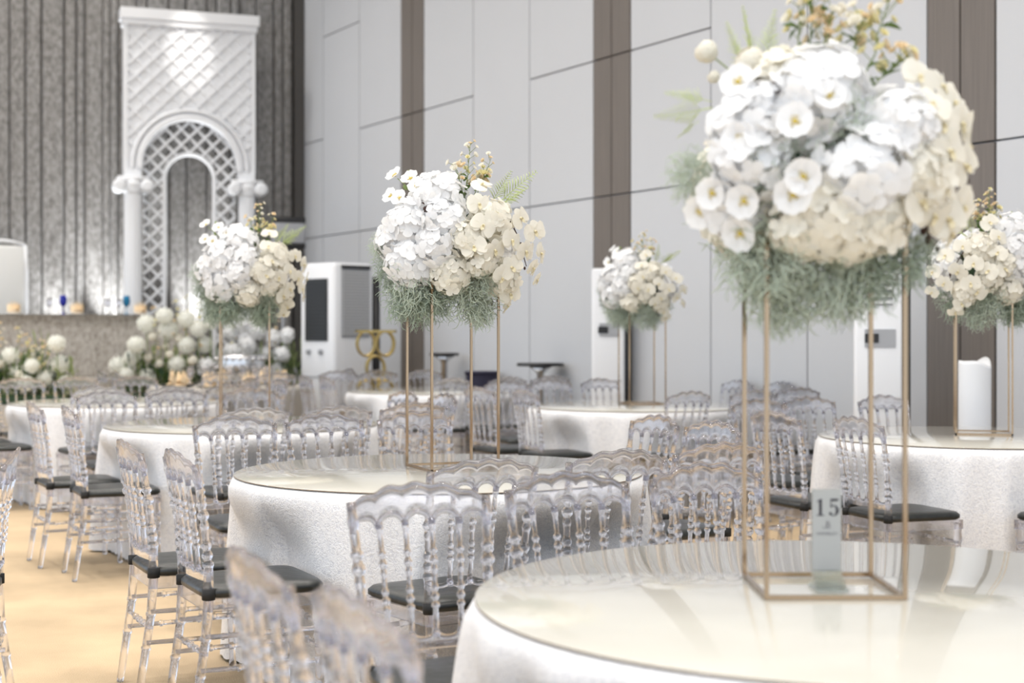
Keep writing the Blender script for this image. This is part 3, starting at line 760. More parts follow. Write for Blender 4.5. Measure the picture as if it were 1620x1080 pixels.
A1 = pxspec(S1, 1299, 370, 721, 1292, 270, 228, 205, 0.29)+backfill(1)
arrangement('large white hydrangea, poppy and cream orchid ball above the number card', (RACKS[1][0], RACKS[1][1], RTOP), 0, A1, 1)
for k, rz, sd, lab in ((5, 0.25, 5, 'white hydrangea and orchid ball on the stand nearest the stage'), (4, -0.5, 4, 'white flower ball on the stand by the air conditioner'), (3, 0.35, 3, 'white flower ball on the stand of the white pillar table')):
    sp = [(a[0], a[1]*(1 if k != 3 else -1), *a[2:5], *((a[5]*(1 if k != 3 else -1), *a[6:]) if len(a) > 5 else ())) for a in A2]
    arrangement(lab, (RACKS[k][0], RACKS[k][1], RTOP), rz, sp, sd)

# ------------------------------------------------------------------ white arch on the stage
def sworld(x_, q, z): return SM @ Vector((x_, -q, z))
def arch():
    AQ = 0.55; L_ = stage_x(196, AQ); R_ = stage_x(403, AQ); cx = (L_+R_)/2; hw = (R_-L_)/2
    t = thing('trellis_arch', 'tall white trellis arch with fluted columns standing on the stage', 'arch', sworld(cx, AQ, STZ), SA)
    Zc = sworld(cx, AQ, 0).y
    zz = lambda py: CAMH+(HZ-py)*Zc/F-STZ
    ztop, zcb = zz(20), zz(43); W_ = M['archwhite']
    r0 = hw*0.715; rm = hw*0.90; zc = zz(192)-r0; zsp = zc-0.06     # opening radius, moulding radius, centre
    # spandrel panel
    mb = MB(); N = 64; v = []; f = []
    for i in range(N+1):
        x_ = -hw+2*hw*i/N; zl = zc+math.sqrt(max(0, (r0+0.03)**2-x_*x_)) if abs(x_) < r0+0.03 else zsp
        for y_ in (0.0, 0.22):
            v.append((x_, y_, zl)); v.append((x_, y_, zcb))
    for i in range(N):
        a, b = i*4, i*4+4; f += [(a, b, b+1, a+1), (a+2, a+3, b+3, b+2), (a, a+2, b+2, b), (a+1, b+1, b+3, a+3)]
    f += [(0, 1, 3, 2), (N*4, N*4+2, N*4+3, N*4+1)]
    part('panel', mb.add(v, f), W_, t, False)
    mb = MB().box(-hw-0.05, hw+0.05, -0.09, 0.26, zcb+0.06, ztop); mb.box(-hw-0.025, hw+0.025, -0.06, 0.24, zcb-0.02, zcb+0.06)
    part('cornice', mb, W_, t, False)
    mb = MB().box(-hw-0.005, -hw+0.05, -0.03, 0.0, zsp, zcb); mb.box(hw-0.05, hw+0.005, -0.03, 0.0, zsp, zcb); part('side_moulding', mb, W_, t, False)
    # arch moulding rings
    for rr, w_ in ((r0+0.03, 0.032), (rm-0.10, 0.03), (rm-0.02, 0.028)):
        pth = [(-rr, -0.02, zsp)]+[(-rr*math.cos(PI*k/36), -0.02, zc+rr*math.sin(PI*k/36)) for k in range(37)]+[(rr, -0.02, zsp)]
        part('arch_moulding', MB().tube(pth, w_, 8), W_, t)
    # quilted strips on the panel and open lattice in the doorway
    ri = hw*0.385; zci = zz(243)-ri
    def clip(fn, inside, lo, hi, st=0.012):
        segs = []; cur = None; u = lo
        while u <= hi:
            if inside(*fn(u)):
                if cur is None: cur = u
                last = u
            elif cur is not None:
                segs.append((cur, last)); cur = None
            u += st
        if cur is not None: segs.append((cur, last))
        return [s_ for s_ in segs if s_[1]-s_[0] > 0.05]
    def strip(x0, z0, x1, z1, w_, y0, y1, name):
        d = Vector((x1-x0, 0, z1-z0)); Ln = d.length; an = math.atan2(d.z, d.x)
        R = Matrix.Translation((x0, 0, z0)) @ Matrix.Rotation(-an, 4, 'Y')
        part(name, MB().box(0, Ln, y0, y1, -w_, w_, R), W_, t, False)
    in_panel = lambda x_, z_: abs(x_) < hw-0.05 and z_ < zcb-0.01 and z_ > zsp and (math.hypot(x_, z_-zc) > rm)
    in_lat = lambda x_, z_: z_ > 0.02 and ((abs(x_) < r0 and z_ <= zc) or math.hypot(x_, z_-zc) < r0) and not ((abs(x_) < ri and z_ <= zci) or math.hypot(x_, z_-zci) < ri)
    p = 0.235
    for sg in (1, -1):
        k = -12
        while k*p < 9:
            fn = lambda u, k=k, sg=sg: (u, zc+k*p+sg*u)
            for a, b in clip(fn, in_panel, -hw, hw): strip(*fn(a), *fn(b), 0.016, -0.030 if sg > 0 else -0.026, 0.0, 'quilt_strip')
            k += 1
        k = -18; pl = 0.205
        while k*pl < 9:
            fn = lambda u, k=k, sg=sg: (u, zc+k*pl+sg*u)
            for a, b in clip(fn, in_lat, -r0, r0): strip(*fn(a), *fn(b), 0.017, 0.06 if sg > 0 else 0.085, 0.085 if sg > 0 else 0.11, 'lattice_strip')
            k += 1
    pth = [(-ri, 0.08, 0)]+[(-ri, 0.08, zci*k/6) for k in range(1, 6)]+[(-ri*math.cos(PI*k/30), 0.08, zci+ri*math.sin(PI*k/30)) for k in range(31)]+[(ri, 0.08, zci*(1-k/6)) for k in range(1, 6)]+[(ri, 0.08, 0)]
    part('inner_frame', MB().tube(pth, 0.03, 8), W_, t)
    # fluted columns with scroll capitals
    zcap = zz(302)
    for s_ in (-1, 1):
        n = 48; v = []; f = []
        for z in (0.14, 0.3, 0.6*zcap, zcap):
            for k in range(n):
                a = 2*PI*k/n; r = (0.118-0.01*z/zcap)*(1-0.09*abs(math.sin(a*8))); v.append((r*math.cos(a), r*math.sin(a), z))
        for i in range(3):
            for k in range(n): f.append((i*n+k, i*n+(k+1) % n, (i+1)*n+(k+1) % n, (i+1)*n+k))
        f += [tuple(range(n-1, -1, -1)), tuple(range(3*n, 4*n))]
        c = part('column', MB().add(v, f), W_, t, False, loc=(s_*(hw-0.11), -0.02, 0))
        part('column_base', MB().lathe([(0.17, 0), (0.17, 0.05), (0.14, 0.07), (0.155, 0.10), (0.13, 0.14)], 24), W_, c)
        mb = MB().box(-0.20, 0.20, -0.14, 0.14, zcap+0.10, zcap+0.155)
        mb.lathe([(0.11, zcap-0.06), (0.125, zcap-0.04), (0.115, zcap-0.02), (0.15, zcap+0.04), (0.15, zcap+0.10)], 24)
        for sx in (-1, 1):
            mb.lathe([(0.001, -0.15), (0.04, -0.155), (0.085, -0.145), (0.085, 0.145), (0.04, 0.155), (0.001, 0.15)], 20, Matrix.Translation((sx*0.175, 0, zcap+0.035)) @ Matrix.Rotation(PI/2, 4, 'X'), cap=False)
        part('capital', mb, W_, c)
        part('upper_pier', MB().box(-0.11, 0.11, -0.02, 0.2, zcap+0.15, zsp+0.02), W_, c, False)
    return t
arch()
def spot(name, loc, target, energy, size, blend, col, r=0.05):
    l = bpy.data.lights.new(name, 'SPOT'); l.energy = energy; l.spot_size = size; l.spot_blend = blend; l.color = col; l.shadow_soft_size = r
    o = bpy.data.objects.new(name, l); C.objects.link(o); o.location = loc; o.rotation_euler = (Vector(target)-Vector(loc)).to_track_quat('-Z', 'Y').to_euler(); return o
def uplight(px, q, energy, where, lean=0.15):
    p = sworld(stage_x(px, q), q, STZ)
    t = thing('stage_uplight', 'small black stage floor uplight '+where, 'stage light', p, SA, 'stage uplights')
    part('housing', MB().lathe([(0.05, 0.05), (0.07, 0.07), (0.075, 0.16), (0.07, 0.17), (0.06, 0.165), (0.055, 0.12)], 16), M['black'], t)
    part('bracket', MB().box(-0.09, 0.09, -0.03, 0.03, 0, 0.012).box(-0.09, -0.078, -0.02, 0.02, 0, 0.12).box(0.078, 0.09, -0.02, 0.02, 0, 0.12), M['black'], t, False)
    spot('uplight_beam', p+Vector((0, 0, 0.2)), sworld(stage_x(px, q), q*lean, STZ+2.2), energy, 0.9, 0.9, (0.95, 0.98, 1.0), 0.04)
for px, en, where in ((70, 90, 'beside the white high-backed chair'), (97, 150, 'behind the dark blue goblet'), (175, 320, 'behind the turquoise goblet'), (312, 300, 'inside the trellis arch opening')): uplight(px, 0.36, en, where)
ap = sworld(stage_x(300, 0.55), 0.55, 0)
spot('arch_spot_offscreen', ap+Vector((0.5, -2.2, CEIL-0.3)), ap+Vector((0, 0, 5.0)), 320, 0.22, 0.8, (1.0, 0.95, 0.88), 0.05)

# ------------------------------------------------------------------ head table on the stage
HQ = 1.75; hx1 = stage_x(305, HQ); hz = CAMH+(HZ-497)*sworld(stage_x(150, HQ), HQ, 0).y/F
t = thing('head_table', 'long stage table covered to the floor in grey speckled sequin cloth', 'table', SM @ Vector((hx1-2.0, -HQ+0.35, STZ)), SA)
part('tabletop', MB().box(-1.98, 1.98, -0.33, 0.33, hz-STZ-0.04, hz-STZ-0.012), M['board'], t, False)
for i in (-1, 1):
    for j in (-1, 1): part('leg', MB().box(i*1.9-0.03, i*1.9+0.03, j*0.28-0.03, j*0.28+0.03, 0, hz-STZ-0.04), M['steel'], t, False)
n = 160; v = []; f = []; HT = hz-STZ
def per(k, fl_):
    P_ = [(-2.0, -0.35), (2.0, -0.35), (2.0, 0.35), (-2.0, 0.35)]; seg = [(4.0, 0), (0.7, 1), (4.0, 2), (0.7, 3)]; u = k/n*9.4
    for Ln, i in seg:
        if u <= Ln or i == 3:
            a, b = P_[i], P_[(i+1) % 4]; fr = min(1, u/Ln); nx, ny = ((b[1]-a[1])/Ln, -(b[0]-a[0])/Ln); return (a[0]+(b[0]-a[0])*fr+nx*fl_, a[1]+(b[1]-a[1])*fr+ny*fl_)
        u -= Ln
for j in range(5):
    for k in range(n):
        d = j/4; x_, y_ = per(k, 0.0 if j == 0 else 0.012+d*(0.012+0.010*math.sin(k*1.1))); v.append((x_, y_, HT-0.003-(HT-0.01)*d))
for j in range(4):
    for k in range(n): f.append((j*n+k, j*n+(k+1) % n, (j+1)*n+(k+1) % n, (j+1)*n+k))
f.append(tuple(range(n)))
o = obj('sequin_tablecloth', MB().add(v, f).mesh('sequin_tablecloth', M['sequin']), None, t.location, (0, 0, SA)); tag(o, 'grey speckled sequin cloth hanging over the long stage table', 'tablecloth')
def goblet(px, mat, label):
    q = HQ-0.25; p = sworld(stage_x(px, q), q, hz-0.002)
    t = thing('wine_goblet', label, 'goblet', p, 0)
    part('bowl', MB().lathe([(0.006, 0.095), (0.03, 0.11), (0.045, 0.15), (0.044, 0.19), (0.036, 0.235), (0.033, 0.235), (0.041, 0.19), (0.042, 0.15), (0.028, 0.115), (0.001, 0.105)], 20, cap=False), mat, t)
    part('stem', MB().lathe([(0.04, 0), (0.04, 0.004), (0.008, 0.012), (0.005, 0.05), (0.006, 0.096)], 16), mat, t)
goblet(100, M['glass_blue'], 'dark blue wine goblet on the grey stage table'); goblet(200, M['glass_cyan'], 'turquoise wine goblet on the grey stage table beside the arch')
def napkin_mesh():
    mb = MB()
    for k in range(6):
        a = -0.9+1.8*k/5; tip = Vector((0.10*math.sin(a), 0.02*math.cos(k*2), 0.11+0.06*math.cos(a*1.3)))
        b0, b1 = Vector((0.05*math.sin(a)-0.035, -0.03, 0.012)), Vector((0.05*math.sin(a)+0.035, 0.03, 0.012)); m_ = (b0+b1)/2
        mb.add([b0, b1, tip, m_+Vector((0, 0.03, 0.05)), m_+Vector((0, -0.03, 0.05))], [(0, 4, 2), (4, 1, 2), (1, 3, 2), (3, 0, 2)])
    mb.lathe([(0.06, 0.002), (0.065, 0.012), (0.04, 0.022)], 14)
    return mb.mesh('napkin', M['peach'], False)
nap_me = napkin_mesh()
plate_me = MB().lathe([(0.001, 0), (0.09, 0), (0.13, 0.012), (0.135, 0.014), (0.13, 0.017), (0.09, 0.006), (0.001, 0.006)], 32, cap=False).mesh('plate', M['darkplate'])
wplate_me = MB().lathe([(0.001, 0), (0.07, 0), (0.10, 0.014), (0.098, 0.018), (0.07, 0.005), (0.001, 0.005)], 28, cap=False).mesh('plate', M['porcelain'])
def wineglass_mesh():
    return MB().lathe([(0.034, 0), (0.034, 0.003), (0.006, 0.01), (0.004, 0.08), (0.02, 0.095), (0.036, 0.13), (0.036, 0.16), (0.030, 0.20), (0.028, 0.20), (0.034, 0.16), (0.034, 0.13), (0.018, 0.10), (0.001, 0.09)], 16, cap=False).mesh('wine_glass', M['acrylic'])
wg_me = wineglass_mesh()
for px, lab in ((22, 'beside the white high-backed chair'), (122, 'beside the dark blue goblet'), (222, 'beside the turquoise goblet')):
    q = HQ-0.22; p = sworld(stage_x(px, q), q, hz-0.003)
    tag(obj('plate', wplate_me, None, p), 'small white plate under a napkin on stage table, %s' % lab, 'plate', 'plates on the stage table')
    tag(obj('napkin', nap_me, None, p+Vector((0, 0, 0.006)), (0, 0, SA)), 'folded peach napkin on stage table, %s' % lab, 'napkin', 'napkins on the stage table')
for px, lab in ((78, 'near the dark blue goblet'), (170, 'between the two coloured goblets'), (188, 'right beside the turquoise goblet')):
    q = HQ-0.2; p = sworld(stage_x(px, q), q, hz-0.003); tag(obj('wine_glass', wg_me, None, p), 'clear wine glass on the stage table %s' % lab, 'glass', 'clear glasses on the stage table')
# high-backed chair
q = 0.40; p = sworld(stage_x(4, q), q, STZ); s_ = F/p.y
t = thing('throne_chair', 'white padded high-backed chair behind the stage table', 'chair', p, SA+0.15); zt = CAMH+(HZ-388)/s_-STZ
part('backrest', MB().bbox(-0.27, 0.27, -0.04, 0.04, 0.46, zt, 0.035), M['offwhite'], t)
mb = MB()
for i in (-1, 1): mb.tube([(i*0.29, 0.02, 0.0), (i*0.29, 0.02, 0.5), (i*0.29, 0.0, zt*0.8), (i*0.275, -0.02, zt+0.01)], 0.028, 10)
mb.tube([(-0.275, -0.02, zt+0.01), (-0.1, -0.01, zt+0.05), (0, -0.01, zt+0.06), (0.1, -0.01, zt+0.05), (0.275, -0.02, zt+0.01)], 0.024, 10)
part('back_frame', mb, M['archwhite'], t); part('seat', MB().bbox(-0.28, 0.28, -0.52, 0.02, 0.36, 0.48, 0.04), M['offwhite'], t)
for i in (-1, 1): part('leg', MB().tube([(i*0.24, -0.47, 0.0), (i*0.24, -0.47, 0.38)], [0.018, 0.03], 10), M['archwhite'], t)

# ------------------------------------------------------------------ stage flowers
def pompom(seed):
    rn = random.Random(seed); mb = MB().sphere((0, 0, 0), 0.8, 10, 7)
    for d in sph_dirs(150):
        a, b, n = frame_of(d, Vector((rn.uniform(-1, 1), rn.uniform(-1, 1), rn.uniform(-1, 1)))); petal(mb, d*0.72, (d+a*rn.uniform(-.5, .5)+b*rn.uniform(-.5, .5)).normalized(), a, 0.3, 0.085, 0.1, 0, rows=3)
    return mb.mesh('pompom_flower', petalmat('petal_pompom', (0.92, 0.92, 0.86)) if seed == 1 else bpy.data.materials['petal_pompom'])
def foliage(seed, mat, n=120, flat=0.9):
    rn = random.Random(seed); mb = MB()
    for i in range(n):
        d = Vector((rn.gauss(0, 1), rn.gauss(0, 1), abs(rn.gauss(0.6, 0.8)))).normalized(); p = d*rn.uniform(0.25, 0.9); u = (d+Vector((rn.uniform(-.7, .7), rn.uniform(-.7, .7), rn.uniform(-.4, .7)))).normalized(); a, b, nn = frame_of(u)
        petal(mb, p, u, a, rn.uniform(0.16, 0.34), rn.uniform(0.03, 0.07), 0.1, 0.2, tip=0.1)
    return mb.mesh('foliage', mat)
POM = [pompom(1), pompom(2)]; FOL = [foliage(1, M['leaf']), foliage(2, M['leaf_dark']), foliage(3, petalmat('sage', (0.30, 0.36, 0.16)))]
def stage_flowers(label, px0, px1, py0, py1, Z, base_z, items, seed, nfol=9):
    rn = random.Random(seed); c = at((px0+px1)/2, 0, Z); hw = (px1-px0)/2*Z/F; top = CAMH-(py0-HZ)*Z/F
    t = thing('stage_flowers', label, 'flowers', (c.x, c.y, base_z), 0, 'white flower beds along the stage edge')
    part('tray', MB().bbox(-hw*0.85, hw*0.85, -0.16, 0.16, 0, 0.10, 0.02), M['foam'], t)
    for i in range(nfol):
        x_ = -hw+2*hw*(i+0.5)/nfol; o = obj('foliage', FOL[i % 3], t, (x_*0.9, rn.uniform(-.08, .10), 0.06), (0, 0, rn.uniform(0, 6)), (0.26, 0.22, rn.uniform(0.42, 0.72))); o['kind'] = 'stuff'
    for k, px, py, sz in items:
        p = at(px, py, Z); l = Vector((p.x-c.x, rn.uniform(-.22, -.02), p.z-base_z)); l.z = max(0.06, l.z)
        if k == 'p':
            o = obj('pompom_flower', POM[rn.randrange(2)], t, l, None, sz*Z/F)
            part('stem', MB().tube([(l.x*0.85, 0, 0.05), (l.x*0.95, l.y*0.5, l.z*0.5), tuple(l)], 0.006, 5), M['stem'], t)
        elif k == 'h': o = obj('hydrangea', ME['hw'][rn.randrange(2)], t, l, None, sz*Z/F); orient(o, (rn.uniform(-.3, .3), -0.8, 0.6))
        elif k == 'r': o = obj('ranunculus', ME['ran'], t, l, None, sz*Z/F); orient(o, (rn.uniform(-.5, .5), -0.8, 0.5))
        elif k == 's': sprig(t, rn, (l.x*0.8, 0.02, 0.1), tuple(l), nb=10, size=0.028, leaves=4)
    return t
zf = 16.35
stage_flowers('white pompom flowers and grasses below the stage table with blue goblet', -30, 118, 515, 625, 15.4, 0.55,
              [('p', 98, 543, 15), ('p', 97, 576, 16), ('p', 58, 578, 13), ('p', 20, 562, 15), ('p', 28, 590, 14), ('p', 75, 598, 15), ('p', -12, 580, 16), ('p', 50, 605, 14), ('p', 105, 605, 13), ('r', 5, 575, 11), ('r', 40, 592, 10),
               ('s', 30, 520, 3), ('s', 5, 512, 3), ('s', 48, 530, 3), ('s', 78, 540, 3), ('s', 62, 548, 3), ('s', -15, 525, 3)], 1)
stage_flowers('large white pompom and rose flower bed before the trellis arch', 178, 345, 480, 620, 16.65, 0.50,
              [('p', 233, 512, 16), ('p', 268, 522, 17), ('p', 265, 500, 15), ('p', 222, 545, 15), ('p', 190, 578, 16), ('p', 212, 566, 15), ('p', 298, 505, 15), ('p', 318, 520, 15), ('r', 245, 533, 11), ('r', 264, 548, 10), ('r', 285, 535, 11), ('p', 300, 545, 14), ('p', 325, 545, 14),
               ('r', 236, 566, 11), ('r', 255, 575, 11), ('p', 285, 575, 14), ('r', 310, 570, 12), ('p', 205, 592, 14), ('p', 235, 595, 14), ('h', 330, 580, 16), ('r', 275, 560, 9), ('p', 340, 510, 12), ('s', 300, 468, 3), ('s', 322, 480, 3), ('s', 285, 478, 3), ('s', 250, 488, 3)], 2, 13)
stage_flowers('white blossom and dark leaf bed beside the tripod speaker', 360, 478, 500, 600, 17.15, 0.45,
              [('h', 368, 525, 15), ('h', 385, 512, 14), ('h', 410, 522, 15), ('h', 432, 535, 14), ('h', 395, 545, 15), ('h', 370, 555, 14), ('h', 420, 560, 14), ('h', 450, 560, 13), ('h', 458, 530, 12), ('h', 400, 580, 14), ('h', 440, 585, 13), ('r', 380, 575, 10), ('s', 440, 500, 3), ('s', 370, 500, 3)], 3, 12)
# low plinths under the flower beds
for i, (px0, px1, Z, hh) in enumerate(((-40, 125, 15.4, 0.55), (172, 350, 16.65, 0.50), (355, 482, 17.15, 0.45))):
    c = at((px0+px1)/2, 0, Z); hw = (px1-px0)/2*Z/F
    tag(obj('flower_plinth', MB().bbox(-hw, hw, -0.2, 0.2, 0, hh, 0.015).mesh('flower_plinth', M['greycloth'], False), None, (c.x, c.y, 0)), ('low taupe plinth under the flowers below the blue goblet', 'low taupe plinth under the flowers before the trellis arch', 'low taupe plinth under the flowers beside the tripod speaker')[i], 'plinth')

# ------------------------------------------------------------------ tripod speaker
Z = 18.0; p = at(448, 0, Z); t = thing('tripod_speaker', 'black and silver loudspeaker on a grey tripod stand at the backdrop edge', 'speaker', (p.x, p.y, 0), SA); s_ = F/Z
zb, zt, zk = CAMH+(HZ-392)/s_, CAMH+(HZ-345)/s_, CAMH+(HZ-528)/s_
part('pole', MB().tube([(0, 0, 0.15), (0, 0, zb+0.02)], 0.022, 10), M['grey'], t)
part('collar', MB().lathe([(0.05, zk-0.05), (0.06, zk-0.03), (0.06, zk+0.03), (0.04, zk+0.05)], 14), M['black'], t)
for k in range(3):
    a = 0.5+k*2*PI/3; part('leg', MB().tube([(0.04*math.cos(a), 0.04*math.sin(a), zk), (0.48*math.cos(a), 0.48*math.sin(a), 0.01)], 0.017, 8), M['grey'], t)
b = part('cabinet', MB().bbox(-0.12, 0.24, -0.16, 0.16, zb, zt, 0.02), M['grey'], t)
part('top_cap', MB().bbox(-0.13, 0.25, -0.17, 0.17, zt-0.07, zt+0.01, 0.02), M['black'], b); part('bottom_cap', MB().bbox(-0.13, 0.25, -0.17, 0.17, zb-0.01, zb+0.06, 0.02), M['black'], b)

# ------------------------------------------------------------------ silver drum, air cooler, gold stand, small dark tables
Z = 16.38; p = at(381, 0, Z); t = thing('silver_drum_table', 'ribbed silver drum pedestal behind the napkin table', 'pedestal', (p.x, p.y, 0)); zt = CAMH-(561-HZ)*Z/F; R_ = 38*Z/F
part('drum', MB().lathe([(R_*0.9, 0), (R_*0.9, 0.05), (R_*0.97, 0.08), (R_*0.97, zt-0.2), (R_, zt-0.18), (R_, zt-0.02), (R_*0.96, zt), (0.001, zt)], 40), M['steel'], t)
bead = MB().sphere((0, 0, 0), 0.022, 8, 6).mesh('bead', M['steel'])
for zr in (zt-0.04, zt-0.14):
    for k in range(22):
        a = 2*PI*k/22; obj('bead', bead, t, ((R_+0.01)*math.cos(a), (R_+0.01)*math.sin(a), zr))
Z = 16.6; p = at(533, 0, Z); s_ = F/Z; zt = CAMH+(HZ-417)/s_
t = thing('air_cooler', 'tall white portable air cooler with dark grille and grey louvre side', 'air cooler', (p.x, p.y, 0), math.radians(-42))
w_ = 0.30
part('body', MB().bbox(-w_, w_, -w_, w_, 0.06, zt, 0.05), M['white'], t)
# front (-y) faces left in view: dark grille ; right side (+x): louvres
fr = part('front_grille', MB().box(-0.19, 0.19, -w_-0.012, -w_+0.01, zt-0.88, zt-0.18), M['black'], t, False)
for k in range(16): part('grille_slat', MB().box(-0.18, 0.18, -w_-0.022, -w_-0.008, zt-0.86+k*0.042, zt-0.845+k*0.042), pmat('slat_dark', (0.03, 0.035, 0.04), 0.4) if k == 0 else bpy.data.materials['slat_dark'], fr, False)
part('control_knob', MB().lathe([(0.001, 0), (0.035, 0), (0.03, 0.03), (0.001, 0.03)], 14, Matrix.Translation((-0.13, -w_+0.005, zt-1.0)) @ Matrix.Rotation(PI/2, 4, 'X'), cap=False), M['grey'], t)
part('control_knob', MB().lathe([(0.001, 0), (0.035, 0), (0.03, 0.03), (0.001, 0.03)], 14, Matrix.Translation((0.08, -w_+0.005, zt-1.0)) @ Matrix.Rotation(PI/2, 4, 'X'), cap=False), M['grey'], t)
sd = part('side_louvre', MB().box(w_-0.01, w_+0.012, -0.2, 0.22, zt-0.84, zt-0.05), M['grey'], t, False)
lv = MB().box(w_+0.005, w_+0.03, -0.19, 0.21, -0.008, 0.008).mesh('louvre_slat', pmat('louvre_grey', (0.55, 0.55, 0.55), 0.5), False)
for k in range(22): obj('louvre_slat', lv, sd, (0, 0, zt-0.80+k*0.033), (0, 0, 0))
part('louvre_top', MB().box(w_-0.005, w_+0.03, -0.2, 0.22, zt-0.07, zt-0.03), M['black'], t, False)
part('tank_seam', MB().box(-w_-0.006, w_+0.006, -w_-0.006, w_+0.006, 0.80, 0.815), M['grey'], t, False)
part('tank_door', MB().box(w_-0.01, w_+0.012, -0.16, 0.18, 0.2, 0.72), M['white'], t, False)
part('air_hose', MB().tube([(w_-0.04, w_+0.06, 0.1), (w_-0.04, w_+0.06, zt-0.15)], 0.05, 10), M['black'], t)
for i in (-1, 1):
    for j in (-1, 1): part('caster', MB().lathe([(0.001, -0.02), (0.03, -0.02), (0.03, 0.02), (0.001, 0.02)], 12, Matrix.Translation((i*0.22, j*0.22, 0.03)) @ Matrix.Rotation(PI/2, 4, 'X'), cap=False), M['black'], t)
Z = 15.7; p = at(594, 0, Z); s_ = F/Z; zt = CAMH-(524-HZ)/s_
t = thing('gold_stand', 'old gold openwork stand of stacked ovals before the white wall', 'stand', (p.x, p.y, 0), math.radians(8)); hw = 30/s_
for z in (0.02, zt): part('ring_rail', sqbar(sqbar(sqbar(sqbar(MB(), (-hw, -0.16, z), (hw, -0.16, z), 0.014), (hw, -0.16, z), (hw, 0.16, z), 0.014), (hw, 0.16, z), (-hw, 0.16, z), 0.014), (-hw, 0.16, z), (-hw, -0.16, z), 0.014), M['gold_dark'], t, False)
nl = 5; oh = zt/nl
for y_ in (-0.16, 0.16):
    for i in range(nl):
        for sx in ((-0.5, 0.5) if i % 2 == 0 else (0.0,)):
            pts = [(max(-hw, min(hw, sx*hw+0.5*hw*0.92*math.cos(2*PI*k/28))), y_, zt-oh*(i+0.5)+oh*0.5*math.sin(2*PI*k/28)) for k in range(28)]
            part('oval_ring', MB().tube(pts, 0.013, 7, closed=True), M['gold_dark'], t)
def small_table(px, py, Z, rx, label, cloth):
    p = at(px, 0, Z); zt = CAMH-(py-HZ)*Z/F; t = thing('cocktail_table', label, 'table', (p.x, p.y, 0))
    part('tabletop', MB().lathe([(0.001, zt-0.03), (rx, zt-0.03), (rx+0.005, zt-0.015), (rx, zt), (0.001, zt)], 32, cap=False), M['black'] if not cloth else M['navy'], t)
    if cloth: part('skirt', MB().lathe([(rx-0.01, zt-0.02), (rx*0.93, zt-0.3), (rx*0.95, 0.01)], 32, cap=False), M['navy'], t)
    else: part('column', MB().lathe([(0.16, 0), (0.16, 0.02), (0.04, 0.05), (0.035, zt-0.1), (0.12, zt-0.029)], 20), M['steel'], t)
small_table(855, 574, 14.3, 0.23, 'black topped cocktail table behind the clear chairs', False)
small_table(762, 587, 15.35, 0.18, 'small navy draped table behind the clear chairs', True)
small_table(703, 558, 16.05, 0.16, 'slim black topped cocktail table on a silver column', False)

# ------------------------------------------------------------------ standing air conditioners
def aircon(pxl, pxr, pytop, Z, rz, label):
    c = at((pxl+pxr)/2, 0, Z); w_ = (pxr-pxl)/2*Z/F; zt = CAMH+(HZ-pytop)*Z/F
    t = thing('standing_air_conditioner', label, 'air conditioner', (c.x, c.y, 0), rz); d = 0.32
    part('body', MB().bbox(-w_, w_, 0, d*0.55, 0.04, zt, 0.025), M['white'], t)
    part('rear_casing', MB().bbox(-w_+0.02, w_+0.055, d*0.45, d, 0.02, zt-0.03, 0.015), M['black'], t)
    g = part('outlet_recess', MB().box(-w_+0.07, w_-0.07, -0.006, 0.02, zt-0.34, zt-0.06), M['grey'], t, False)
    for k in range(6): part('louvre', MB().box(-w_+0.07, w_-0.07, -0.018, 0.0, zt-0.33+k*0.046, zt-0.308+k*0.046), M['white'], g, False)
    cp = part('control_panel', MB().box(-w_+0.07, w_-0.05, -0.008, 0.02, zt-0.62, zt-0.50), pmat('panel_grey', (0.36, 0.37, 0.39), 0.4), t, False)
    part('display', MB().box(-0.09, 0.0, -0.013, 0.0, zt-0.59, zt-0.53), M['black'], cp, False)
    part('front_seam', MB().box(-w_+0.03, w_-0.03, -0.004, 0.01, zt-1.03, zt-1.018), M['grey'], t, False)
    part('base', MB().box(-w_+0.01, w_-0.01, 0.01, d-0.01, 0, 0.05), M['grey'], t, False)
aircon(936, 988, 424, 13.2, math.radians(-4), 'white standing air conditioner behind the stand with the smallest flowers')
aircon(1352, 1428, 402, 9.7, math.radians(-12), 'white standing air conditioner against the wall behind clear chairs')

# ------------------------------------------------------------------ white pillar by the wall
Z = 9.15; p = at(1542, 0, Z); R_ = 25*Z/F; zt = CAMH-(572-HZ)*Z/F; n = 48; v = []; f = []
for j, fr in enumerate((0, 0.02, 0.5, 0.98, 1.0)):
    for k in range(n):
        a = 2*PI*k/n; wv = (0.018*math.sin(a*2+0.6)+0.012*math.sin(a*3)) if fr > 0.9 else 0; r = R_*(0.97 if fr in (0, 1.0) else 1); v.append((r*math.cos(a), r*math.sin(a), zt*fr+wv))
for k in range(n):
    a = 2*PI*k/n; v.append((R_*0.8*math.cos(a), R_*0.8*math.sin(a), zt-0.04))
for j in range(5):
    for k in range(n): f.append((j*n+k, j*n+(k+1) % n, (j+1)*n+(k+1) % n, (j+1)*n+k))
f += [tuple(range(n-1, -1, -1)), tuple(range(5*n, 6*n))]
t = thing('candle_pillar', 'tall white candle-shaped pillar with wavy rim standing by the wall', 'pillar', (p.x, p.y, 0)); part('body', MB().add(v, f), M['wax'], t)
part('wick', MB().tube([(0, 0, zt-0.045), (0.004, 0, zt-0.01)], 0.004, 6), M['black'], t)

